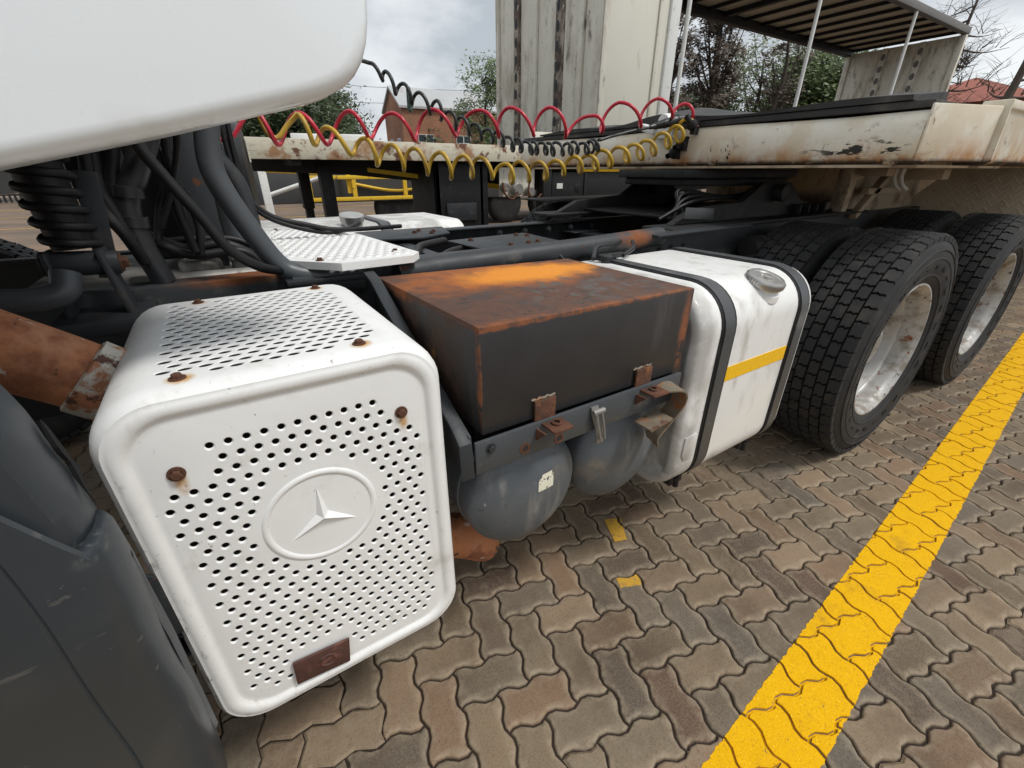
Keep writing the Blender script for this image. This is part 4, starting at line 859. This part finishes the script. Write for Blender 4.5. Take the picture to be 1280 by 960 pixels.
# front beam: slightly rounded face, from the near corner to the far corner
def beam_prof(h): return [(.0, 1.240), (-.020, 1.243), (-.036, 1.262), (-.041, 1.300), (-.039, 1.345), (-.028, 1.380), (-.008, 1.397), (.03, 1.400), (.06, 1.400), (.06, 1.240)]
b = MB(); pf = beam_prof(0); rs = []
for i in range(41):
    t = i/40; y = .640 + t*(2.96-.640); wob = .003*math.sin(9*y)+.002*math.sin(23*y)
    rs.append([(2.035 + px + wob, y, z + (.004*math.sin(5*y) if z > 1.3 else .003*math.sin(7*y))) for px, z in pf])
b.rings(rs, True, True, True); fb = b.build('front_beam', 'cream', trA, smooth=50); fb['label'] = 'cream front beam of the trailer with black scrapes and rust'
b = MB(); pcs = [(2.000, .640), (2.000, .632), (2.285, .535), (2.305, .548), (2.305, .640)]
b.prism(pcs, lambda p, t: (p[0], p[1], t), 1.246, 1.412); b.build('corner_plate', 'cream', trA, bevel=.004)
b = MB(); b.prism([(.548, 1.236), (.530, 1.246), (.530, 1.400), (.522, 1.405), (.522, 1.432), (.60, 1.432), (.62, 1.236)], lambda p, t: (t, p[0], p[1]), 2.308, 12.0); b.build('side_rail', 'cream', trA, bevel=.004)
b = MB(); b.sweep([(2.295, .531, 1.412), (2.305, .527, 1.246)], .022, .008, (0, 1, 0)); b.build('corner_rib', 'cream', trA)
b = MB(); b.prism([(2.980, 1.236), (3.0, 1.246), (3.0, 1.470), (2.93, 1.470), (2.91, 1.236)], lambda p, t: (t, p[0], p[1]), 2.10, 12.0); b.build('side_rail', 'cream', trA, bevel=.004)
b = MB(); b.bx(2.02, 12, .64, 2.95, 1.403, 1.425); b.build('deck', 'mat', trA, bevel=.002)
# curled rubber matting lying along the deck's front edge
b = MB(); rs = []
for i in range(31):
    t = i/30; y = .70 + 2.05*t; lift = .018 + .030*math.exp(-((t-.52)/.09)**2) + .008*math.sin(17*t)
    rs.append([(2.012, y, 1.4275), (2.010, y, 1.4275 + lift*.8), (2.06, y, 1.4275 + lift), (2.30, y, 1.4275 + lift*1.3 + .02), (2.30, y, 1.4275)])
b.rings(rs, True, True, True); b.build('deck_mat', 'mat', trA, smooth=40)
b = MB(); b.bx(2.02, 3.3, .70, 2.90, 1.229, 1.2385); b.build('rubbing_plate', 'creamu', trA)
b = MB()
for y in (1.35, 2.25): b.bx(3.3, 12, y-.05, y+.05, .95, 1.40)
b.build('chassis_beam', 'creamu', trA, bevel=.005)
for k in range(6):
    b = MB(); b.bx(2.9+1.1*k, 2.98+1.1*k, .62, 2.92, 1.28, 1.40); b.build('cross_bearer', 'creamu', trA, bevel=.004)
# sloped cream brackets and tread plate under the deck
b = MB(); b.prism([(3.02, 1.232), (3.20, 1.232), (3.20, 1.18), (3.12, 1.17), (3.10, .985), (3.04, .985), (3.05, 1.16)], lambda p, t: (p[0], t, p[1]), 1.22, 1.27); b.build('deck_bracket', 'creamu', trA, bevel=.003)
b = MB(); b.box((3.35, 1.22, 1.075), (.34, .04, .04), Matrix.Rotation(-.62, 3, 'Y')); b.box((3.52, 1.22, 1.11), (.5, .04, .035)); b.build('deck_bracket', 'creamu', trA, bevel=.003)
b = MB(); b.box((3.1, 1.12, 1.212), (.12, .12, .04)); b.box((3.35, .98, 1.20), (.10, .16, .05)); b.build('deck_bracket', 'creamu', trA, bevel=.003)
PX = 4.36
b = MB(); pl_ = [(.45, 1.234), (1.15, 1.234), (1.36, 1.00), (1.50, .80), (.45, .80)]
b.prism(pl_, lambda p, t: (t, p[0], p[1]), PX, PX+.012); tpn = b.build('tread_plate', 'treadp', trA)
tpn['label'] = 'cream diamond tread plate above the rear tyre'
b = MB()
for j in range(18):
    for k in range(26):
        y, z = .47 + .040*k + (.020 if j % 2 else 0), 1.222 - .023*j
        if not inpoly(y, z, [(.46, 1.228), (1.14, 1.228), (1.34, 1.00), (1.47, .82), (.46, .82)]): continue
        s_ = 1 if (j+k) % 2 else -1
        b.box((PX-.001, y, z), (.004, .030, .006), Matrix.Rotation(s_*.62, 3, 'X'))
struct(b.build('tread_pattern', 'treadp', tpn), 'stuff')
for dy in (0, .03):
    b = MB(); b.tube(crom([(3.15, 1.03+dy, 1.23), (3.15, 1.03+dy, 1.19), (3.155, 1.015+dy, 1.15), (3.17, .99+dy, 1.125)], 5), .009, 10); b.build('white_conduit', 'white', trA, smooth=50)
b = MB(); b.bx(1.955, 1.993, 1.60, 1.72, 1.36, 1.43); b.cyl((1.95, 1.66, 1.43), (1.99, 1.66, 1.435), .035, n=16); b.box((1.96, 1.75, 1.405), (.05, .10, .03), Matrix.Rotation(.3, 3, 'X')); b.build('socket_bracket', 'white', trA, bevel=.006)
for y, z in ((1.50, 1.40), (1.545, 1.335), (1.58, 1.30)):
    b = MB(); b.lathe([(.001, 0), (.022, 0), (.024, .01), (.024, .022), (.012, .026), (.012, .06)], (1.975, y, z), (-.3, .2, .4) if z > 1.35 else (-.6, 0, -.2), 16); b.box((1.985, y, z), (.03, .025, .06)); b.build('hose_coupling', 'dark', trA, smooth=40)

# ================================================================== curtain-sided trailer parked behind
trB = empty('curtain_trailer', (7.5, 5.6, 0), 'long weathered white curtain side trailer with open sides parked behind', 'trailer')
YN, YF = 4.5, 6.8
b = MB(); b.bx(.30, 4.2, YN, YN+.06, 1.305, 1.462); b.build('side_rail', 'railw', trB, bevel=.004)
b = MB(); b.bx(4.203, 14.7, YN, YN+.06, 1.305, 1.462); b.build('side_rail', 'railw', trB, bevel=.004)
b = MB(); b.bx(.30, 14.7, YF-.06, YF, 1.305, 1.462); b.build('side_rail', 'railw', trB, bevel=.004)
b = MB(); b.bx(.32, 14.7, YN+.062, YF-.062, 1.40, 1.45); b.build('deck', 'mat', trB)
for y in (5.15, 6.15):
    b = MB(); b.prism([(.35, 1.305), (.35, 1.22), (1.6, 1.17), (3.4, 1.00), (5.0, .93), (14.6, .93), (14.6, 1.40), (.35, 1.40)], lambda p, t: (p[0], t, p[1]), y-.05, y+.05); b.build('chassis_beam', 'dark', trB, bevel=.006)
for k in range(9):
    b = MB(); b.bx(.7+1.5*k, .78+1.5*k, YN+.07, YF-.07, 1.26, 1.395); b.build('cross_bearer', 'dark', trB)
# headboard, panel by panel with its posts
HX = 4.15
edges = [6.78, 6.70, 6.30, 6.17, 5.93, 5.76, 5.40, 5.22, 4.93, 4.84, 4.52]
for k in range(len(edges)-1):
    y1, y0 = edges[k], edges[k+1]; w_ = y1-y0
    b = MB(); rib = w_ < .18
    b.bx(HX - (.035 if rib else 0) , HX+.03, y0+.004, y1-.004, 1.463, 3.9)
    hp = b.build('panel', 'grimerib' if k in (2, 6) else 'oldwhite', trB, bevel=.006)
    if k in (2, 6):
        for j in range(9):
            b = MB(); zz = 1.60 + .20*j; yy = (y0+y1)/2
            cs = [(yy + .034*math.cos(2*PI*q/14), zz + .062*math.sin(2*PI*q/14)) for q in range(14)]
            b.rings([[(HX-.0365, p[0], p[1]) for p in cs], [(HX-.0375, yy+(p[0]-yy)*.8, zz+(p[1]-zz)*.85) for p in cs]], True, False, True); b.build('lashing_hole', 'black', hp)
b = MB(); b.bx(HX, 5.16, YN+.012, YN+.05, 1.463, 3.9); b.build('side_panel', 'oldclean', trB, bevel=.005)
b = MB(); b.bx(4.12, 4.20, YN-.004, YN+.010, 1.463, 3.9); b.bx(4.98, 5.03, YN-.008, YN+.010, 1.463, 3.9); b.build('panel_trim', 'oldwhite', trB, bevel=.004)
b = MB(); b.bx(5.163, 5.33, YN-.02, YN+.10, 1.463, 3.9); b.build('corner_post', 'white', trB, bevel=.01)
for x in (5.52, 8.46, 11.85):
    b = MB(); b.cyl((x, YN+.03, 1.463), (x, YN+.03, 3.86), .028, n=10); b.build('side_pole', 'white', trB, smooth=40)
b = MB()
b.bx(4.2, 14.7, YN-.01, YN+.11, 3.86, 3.98); b.build('roof_rail', 'concrete', trB, bevel=.008)
b = MB(); b.bx(4.2, 14.7, YF-.11, YF+.01, 3.80, 3.98); b.build('roof_rail', 'dark', trB, bevel=.008)
b = MB(); b.bx(4.2, 14.7, YN+.11, YF-.11, 3.95, 3.965); b.build('roof_sheet', 'roofsheet', trB)
for k in range(18):
    b = MB(); x = 4.6+.59*k; b.bx(x-.02, x+.02, YN+.11, YF-.11, 3.895, 3.948); b.build('roof_bow', 'dark', trB)
b = MB(); b.bx(9.2, 9.3, YN+.11, YF-.11, 3.87, 3.948); b.build('roof_bow', 'dark', trB)
for k, (y0, y1) in enumerate(((4.5, 4.62), (4.625, 5.18), (5.185, 5.30), (5.305, 5.90), (5.905, 6.02), (6.025, 6.68), (6.685, 6.8))):
    b = MB(); b.bx(14.6 - (.04 if y1-y0 < .2 else 0), 14.66, y0, y1, 1.463, 3.85); hp = b.build('panel', 'oldwhite', trB, bevel=.006)
    if k in (2, 4):
        for j in range(9):
            b = MB(); cs = [((y0+y1)/2 + .05*math.cos(2*PI*q/12), 1.75+.24*j + .07*math.sin(2*PI*q/12)) for q in range(12)]
            b.rings([[(14.558, *p) for p in cs], [(14.562, *[c_ for c_ in p]) for p in cs]], True, True, False); b.build('lashing_hole', 'concrete', hp)
# landing legs and stowage under the deck
for (x, y, zb) in ((1.05, 6.2, .55), (1.05, 5.0, .45), (2.45, 5.0, .55)):
    b = MB(); b.bx(x-.06, x+.06, y-.06, y+.06, zb+.25, 1.26); b.bx(x-.045, x+.045, y-.045, y+.045, zb+.03, zb+.25); b.lathe([(.13, 0), (.13, .02), (.05, .05)], (x, y, zb), (0, 0, 1), 14, True, True); b.build('landing_leg', 'dark', trB, bevel=.004)
b = MB(); b.bx(2.05, 2.62, 4.62, 4.66, .62, 1.30); b.bx(2.05, 2.10, 4.62, 5.3, .62, 1.30); b.bx(2.58, 2.68, 4.62, 5.3, .62, 1.30); b.build('leg_frame', 'dark', trB, bevel=.005)
b = MB(); b.bx(2.16, 2.52, 4.600, 4.618, .72, .90); b.lathe([(.03, 0), (.03, -.01)], (2.20, 4.60, .80), (0, 1, 0), 12, True, True); b.build('cover_plate', 'frame', trB, bevel=.004)
b = MB(); b.prism([(1.5, 1.245), (1.5, 1.205), (3.3, .985), (3.3, 1.045)], lambda p, t: (p[0], t, p[1]), 5.08, 5.095); b.build('marker_rail', 'yellow', trB)
# running gear and valves seen to the right of the legs
b = MB(); b.bx(3.55, 5.6, 4.58, 4.64, .70, 1.20); b.bx(3.40, 3.52, 4.55, 4.70, .55, 1.30); b.bx(4.05, 4.09, 4.565, 4.579, .70, 1.19); b.lathe([(.05, 0), (.05, -.006), (.001, -.006)], (3.95, 4.58, 1.02), (0, 1, 0), 14); b.build('stowage_box', 'dark', trB, bevel=.01)
for x in (3.62,):
    b = MB(); b.bx(x, x+.09, 4.574, 4.579, 1.02, 1.08); b.build('warning_label', 'white', trB)
b = MB(); b.bx(4.0, 5.4, 4.57, 4.578, 1.205, 1.24); b.build('marker_tape', 'tape', trB)
for k, (x, z, r) in enumerate(((3.02, 1.03, .07), (3.20, 1.0, .05), (2.86, 1.05, .045))):
    b = MB(); b.lathe([(.001, 0), (r*.8, 0), (r, .015), (r, .09), (.001, .09)], (x, 4.50, z), (0, 1, 0), 18); b.build('valve', 'aludull', trB, smooth=40)
b = MB(); b.bx(2.82, 3.3, 4.60, 4.61, .95, 1.25); b.build('valve_board', 'oldwhite', trB)
b = MB(); b.tube(crom([(2.80, 4.5, 1.1), (2.82, 4.48, .98), (2.92, 4.48, .93), (3.0, 4.49, 1.0)], 6), .012, 8); b.tube(crom([(3.16, 4.49, 1.12), (3.13, 4.47, 1.0), (3.22, 4.47, .91), (3.32, 4.48, .97)], 6), .012, 8); b.build('valve_hose', 'rust', trB, smooth=60)
for x in (11.0, 12.4):
    for y in (4.62, 6.38):
        b = MB(); b.lathe([(.30, 0), (.40, -.01), (.48, .02), (.50, .06), (.50, .28), (.46, .31), (.30, .30)], (x, y, .5), (0, 1, 0), 28); b.build('tyre', 'tyre', trB, smooth=40)
b = MB(); b.lathe([(.001, 0), (.28, 0), (.40, .0), (.48, .03), (.5, .08), (.5, .28), (.001, .3)], (5.0, 4.75, .52), (0, 1, 0), 30); b.build('spare_tyre', 'tyre', trB, smooth=40)

# ================================================================== dark trailer with yellow side guard, farther back
trC = empty('dark_trailer', (4.5, 10.5, 0), 'dark low trailer with yellow side guard beyond the curtain trailer', 'trailer')
b = MB(); b.bx(-.6, 9.5, 10.2, 12.6, .62, 1.32); b.build('body', 'darkbody', trC, bevel=.02)
for nm, (x0, x1, z0, z1) in {'a': (1.72, 4.6, 1.06, 1.13), 'b': (1.72, 4.6, .66, .73)}.items():
    b = MB(); b.bx(x0, x1, 9.92, 9.98, z0, z1); b.build('guard_rail', 'yellow', trC, bevel=.005)
for x in (1.76, 2.62, 3.7, 4.56):
    b = MB(); b.bx(x-.04, x+.04, 9.925, 9.975, .735, 1.055); b.build('guard_post', 'yellow', trC)
b = MB(); b.bx(2.5, 2.58, 9.99, 10.04, .8, 1.5); b.build('stake', 'yellow', trC)
b = MB(); b.tube(crom([(2.6, 10.15, .98), (3.6, 10.15, .82), (4.6, 10.15, .95)], 6), .03, 8); b.build('guard_strut', 'yellow', trC)
for x in (6.5, 7.8, 3.6):
    b = MB(); b.lathe([(.15, 0), (.28, 0), (.40, -.01), (.46, .03), (.46, .28), (.28, .30)], (x, 10.25, .46), (0, 1, 0), 26, True); b.build('tyre', 'tyre', trC, smooth=40)
sf_ = empty('white_trestle', (.9, 8.9, 0), 'white steel trestle leg left of the yellow guard', 'trestle')
b = MB(); b.bx(.83, .95, 8.9, 8.98, 0, 1.25); b.build('post', 'white', sf_, bevel=.006)
b = MB(); b.cyl((.95, 8.94, .85), (1.75, 8.6, 1.12), .035, n=8); b.build('brace', 'white', sf_); b = MB(); b.cyl((.9, 8.94, 1.22), (1.75, 8.6, 1.18), .03, n=8); b.build('top_bar', 'yellow', sf_)
fe = empty('steel_fence', (-2, 27, 0), 'dark palisade fence along the back of the yard', 'fence')
b = MB(); b.bx(-40, 45, 27.0, 27.05, .3, .36); b.bx(-40, 45, 27.0, 27.05, 1.5, 1.56); b.build('rail', 'dark', fe)
PAL = MB().add([(-.035, -.01, 0), (.035, -.01, 0), (.035, .01, 0), (-.035, .01, 0), (-.035, -.01, 1.7), (.035, -.01, 1.7), (.035, .01, 1.7), (-.035, .01, 1.7), (0, 0, 1.85)], [(0, 1, 5, 4), (1, 2, 6, 5), (2, 3, 7, 6), (3, 0, 4, 7), (4, 5, 8), (5, 6, 8), (6, 7, 8), (7, 4, 8)]).mesh('pale'); PAL.materials.append(M['dark'])
for k in range(280):
    o = link('pale', PAL, fe); o.location = Vector((-24+.16*k, 26.97, .05)) - fe.location

# ================================================================== buildings
bh = empty('brick_building', (14, 32, 0), 'brick building with pale grey pitched roof behind the trailers', 'building')
def gable(root, o, ux, L, Wd, he, hr, wm, rm, over=.3):
    """o corner of the gable, ux direction of the length, gable across uy"""
    o = Vector(o); ux = Vector(ux).normalized(); uy = Vector((-ux.y, ux.x, 0)); up = Vector((0, 0, 1))
    P = lambda l, w, z: o + ux*l + uy*w + up*z
    b = MB(); rs = [[P(l, 0, 0), P(l, Wd, 0), P(l, Wd, he), P(l, Wd/2, hr), P(l, 0, he)] for l in (0, L)]
    b.rings(rs, True, True, True); b.build('wall', wm, root)
    for s in (0, 1):
        w0, w1 = (-over, Wd/2) if s == 0 else (Wd+over, Wd/2); dz = (hr-he)*over/(Wd/2); b = MB()
        q = [P(-over, w0, he-dz+.05), P(L+over, w0, he-dz+.05), P(L+over, w1, hr+.05), P(-over, w1, hr+.05)]
        b.add(q + [p + up*.12 for p in q], [(0, 1, 2, 3), (4, 5, 6, 7), (0, 1, 5, 4), (1, 2, 6, 5), (2, 3, 7, 6), (3, 0, 4, 7)]); b.build('roof', rm, root)
    return P
Pb = gable(bh, (10.9, 28.7, 0), (.86, -.05, 0), 14, 3.6, 4.55, 5.65, 'brickw', 'roofgrey', .15)
def window(root, Pf, l, w, z, dl, dw, h):
    b = MB(); a, c = Pf(l, w, z), Pf(l+dl, w+dw, z); up = Vector((0, 0, h)); nrm = (c-a).cross(up).normalized()*.03
    q = [a, c, c+up, a+up]; b.rings([[p - nrm*2 for p in q], [p + nrm for p in q]], True, True, True); f = b.build('window', 'white', root)
    for i in range(2):
        for j in range(4):
            b = MB(); e = [a.lerp(c, (i+.06)/2) + up*((j+.06)/4), a.lerp(c, (i+.94)/2) + up*((j+.06)/4), a.lerp(c, (i+.94)/2) + up*((j+.94)/4), a.lerp(c, (i+.06)/2) + up*((j+.94)/4)]
            for sg in (1.15, -2.15): b.add([p + nrm*sg for p in e], [(0, 1, 2, 3)])
            b.build('pane', 'glass', f)
for l in (.9, 3.4, 6.2, 9): window(bh, Pb, l, 0, 1.5, 1.0, 0, 1.7)
for w in (.6, 2.2): window(bh, Pb, 0, w+.7, 1.4, 0, -.7, 1.6)
hs = empty('tiled_house', (42, 10, 0), 'house with red tiled roof at the far right', 'house')
b = MB(); b.bx(36.5, 48, 7.6, 14.4, 0, 4.6); b.build('wall', 'brickw', hs)
b = MB(); b.add([(36, 7, 4.55), (48.5, 7, 4.55), (48.5, 15, 4.55), (36, 15, 4.55), (39.5, 11, 6.1), (45, 11, 6.1)], [(0, 1, 5, 4), (1, 2, 5), (2, 3, 4, 5), (3, 0, 4), (0, 3, 2, 1)]); b.build('roof', 'rooftile', hs)
# white vehicles seen just above the rail, far away
def van(x, y, ang, label):
    e = empty('parked_van', (x, y, 0), label, 'van', 'white vans parked by the back fence'); e.rotation_euler = (0, 0, ang); e.scale = (1.2, .62, 1.30)
    def part(b, n, m, bev=.03):
        o = b.build(n, m, None, bevel=bev); o.parent = e; return o
    b = MB(); b.prism([(-2.2, .35), (2.2, .35), (2.25, .95), (1.35, 1.15), (.75, 1.95), (-2.15, 2.0)], lambda p, t: (p[0], t, p[1]), -.9, .9); part(b, 'body', 'white', .06)
    for y_ in (-.905, .905):
        for x0, x1 in ((-1.9, -.9), (-.8, .1), (.2, .85)):
            b = MB(); b.bx(x0, x1, y_-.008, y_+.008, 1.2, 1.75); part(b, 'window', 'glass', 0)
    b = MB(); b.add([(1.33, -.75, 1.22), (1.33, .75, 1.22), (.82, .75, 1.90), (.82, -.75, 1.90)], [(0, 1, 2, 3)]); o = part(b, 'windscreen', 'glass', 0); o.location = (.03, 0, .02)
    for x_ in (-1.4, 1.4):
        for y_ in (-.86, .70):
            b = MB(); b.lathe([(.15, 0), (.3, 0), (.32, .02), (.32, .14), (.3, .16), (.15, .16)], (x_, y_, .32), (0, 1, 0), 20, True, True); part(b, 'wheel', 'tyre', 0)
van(4.55, 24.6, R(80), 'white van left of the other, behind the rusty rail'); van(6.5, 24.0, R(76), 'white van nearest the brick building')

# ================================================================== trees
def tree(name, label, base, h, r, zc, rz, leaf, nclump, nleaf, ls, trunk_r, seed, lean=(0, 0), nbr=9, group=None, bare=False, crown_t=1.0):
    rnd = random.Random(seed); root = empty(name, base, label, 'tree', group); bx, by, bz = base
    b = MB(); top = Vector((bx+lean[0], by+lean[1], bz+h*.8))
    tp_ = [Vector((bx, by, bz-.1)).lerp(top, t) + Vector((rnd.uniform(-.1, .1), rnd.uniform(-.1, .1), 0))*(t*2) for t in (0, .25, .5, .75, 1)]
    tp_ = crom(tp_, 4); b.tube(tp_, [trunk_r*(1.15-.95*i/(len(tp_)-1)) for i in range(len(tp_))], 9)
    tips = []
    for k in range(nbr):
        t = rnd.uniform(.22, .98); p = tp_[int(t*(len(tp_)-1))]; a = rnd.uniform(0, 2*PI); L = rnd.uniform(.5, 1.0)*r
        e = p + Vector((math.cos(a)*L, math.sin(a)*L, rnd.uniform(.25, .8)*rz)); m_ = p.lerp(e, .5) + Vector((0, 0, -.08*L))
        br_ = trunk_r*.42*(1.1-t*.7); cr_ = crom([p, m_, e], 4); b.tube(cr_, [br_*(1-.85*i/(len(cr_)-1)) for i in range(len(cr_))], 6); tips += [e, m_]
        for q in range(5 if bare else 2):
            s0 = p.lerp(e, rnd.uniform(.3, .95)); e2 = s0 + Vector((rnd.gauss(0, .35), rnd.gauss(0, .35), rnd.uniform(.1, .6)))*r*.6
            b.tube([s0, s0.lerp(e2, .5) + Vector((0, 0, .04*r)), e2], [br_*.4, br_*.25, br_*.08], 4); tips.append(e2)
            if bare:
                for q2 in range(5):
                    s1 = s0.lerp(e2, rnd.uniform(.3, 1)); e3 = s1 + Vector((rnd.gauss(0, .3), rnd.gauss(0, .3), rnd.uniform(0, .4)))*r*.5; b.tube([s1, e3], [br_*.16, br_*.06], 3)
    b.build('trunk', 'bark', root, smooth=60)
    if nclump:
        cl = []
        for k in range(nclump):
            while True:
                q = Vector((rnd.uniform(-1, 1), rnd.uniform(-1, 1), rnd.uniform(-1, 1)))
                if .25 < q.length < 1: break
            if crown_t != 1.0: q.x *= 1-(q.z+1)/2*(1-crown_t); q.y *= 1-(q.z+1)/2*(1-crown_t)
            cl.append(Vector((bx+lean[0]*.7 + q.x*r, by+lean[1]*.7 + q.y*r, bz+zc + q.z*rz)))
        vs, fs = [], []
        for c in cl:
            cr = rnd.uniform(.16, .34)*r
            for k in range(nleaf):
                d = Vector((rnd.gauss(0, .5), rnd.gauss(0, .5), rnd.gauss(0, .42)))*cr; p = c + d
                a1 = Vector((rnd.gauss(0, 1), rnd.gauss(0, 1), rnd.gauss(0, .7))).normalized(); a2 = a1.orthogonal().normalized(); s_ = ls*rnd.uniform(.6, 1.3)
                o = len(vs); vs += [p - a1*s_, p + a2*s_*.42, p + a1*s_, p - a2*s_*.42]; fs.append((o, o+1, o+2, o+3))
        mb = MB(); mb.v = [tuple(q) for q in vs]; mb.f = fs
        me = bpy.data.meshes.new('crown'); me.from_pydata(mb.v, [], mb.f); me.materials.append(M[leaf]); link('crown', me, root)
    return root
tree('evergreen_tree', 'dark green spreading tree left of the brick building', (4.6, 25.6, 0), 4.8, 2.8, 3.2, 1.8, 'leaf1', 190, 150, .11, .2, 3)
tree('evergreen_tree', 'dark green tree nearest the white cab', (.9, 28.4, 0), 4.6, 2.8, 3.0, 1.8, 'leaf1', 170, 140, .11, .2, 4)
tree('leafy_tree', 'light loose leafy tree left of the weathered headboard', (13.9, 23.9, 0), 6.6, 1.6, 4.0, 2.5, 'leaf2', 85, 80, .095, .14, 5, nbr=14)
tree('cypress_tree', 'tall brown dry conifer beside the white corner post', (17.0, 14.9, 0), 11, 1.25, 6.0, 5.2, 'leafb', 130, 120, .085, .26, 6, nbr=40, bare=True, group=None)
tree('cypress_tree', 'second brown dry conifer, behind the nearest side pole', (19.3, 14.0, 0), 10, 1.15, 5.6, 4.6, 'leafb', 110, 110, .085, .24, 7, nbr=40, bare=True)
tree('leafy_tree', 'pale green open tree behind the middle side pole', (23.5, 14.6, 0), 7.4, 2.3, 4.1, 2.9, 'leaf3', 85, 80, .10, .16, 8, nbr=16)
tree('dry_tree', 'dark bare trunked tree left of the middle side pole', (22.3, 12.9, 0), 8.2, 1.0, 5.0, 3.0, 'leafb', 30, 45, .10, .17, 9, nbr=20, bare=True)
tree('evergreen_tree', 'dense dark green tree right of the middle side pole', (26.0, 13.0, 0), 6.2, 2.5, 4.0, 2.5, 'leaf2', 210, 150, .11, .2, 10)
tree('evergreen_tree', 'low dark green bush like tree below the pale open one', (21.2, 16.5, 0), 4.4, 2.4, 3.0, 1.7, 'leaf2', 150, 120, .12, .16, 12)
tree('bare_tree', 'bare leafless tree behind the curtain trailer roof', (31, 9.8, 0), 10.5, 2.6, 0, 0, 'leafb', 0, 0, .1, .2, 13, nbr=24, bare=True)
tree('leaning_tree', 'leaning bare dark trunk at the right edge', (20.75, 5.6, 0), 8.2, 1.3, 6.5, 0.5, 'leafb', 0, 0, .1, .17, 15, lean=(1.2, -.9), nbr=9, bare=True)
for k in range(8):
    xx = -16 + 7.5*k; tree('hedge_tree', ['low green tree at the far left end of the fence', 'low green tree second from the left end of the fence', 'low green tree third along the fence', 'low green tree fourth along the fence', 'low green tree fifth along the fence', 'low green tree sixth along the fence', 'low green tree seventh along the fence', 'low green tree at the right end of the fence'][k], (xx, 30+random.uniform(-1, 1), 0), 3.2, 2.4, 1.9, 1.3, 'leaf1', 40, 60, .16, .14, 30+k, group='low trees behind the fence')
pw = MB(); pw.tube([(-20, 40, 8.2), (10, 33, 6.0), (40, 26, 6.4)], .012, 5); pw.tube([(-20, 40.6, 7.4), (10, 33.6, 5.2), (40, 26.6, 5.6)], .012, 5)
tag(pw.build('power_line', 'black'), 'thin power lines crossing the sky above the brick building', 'power line')
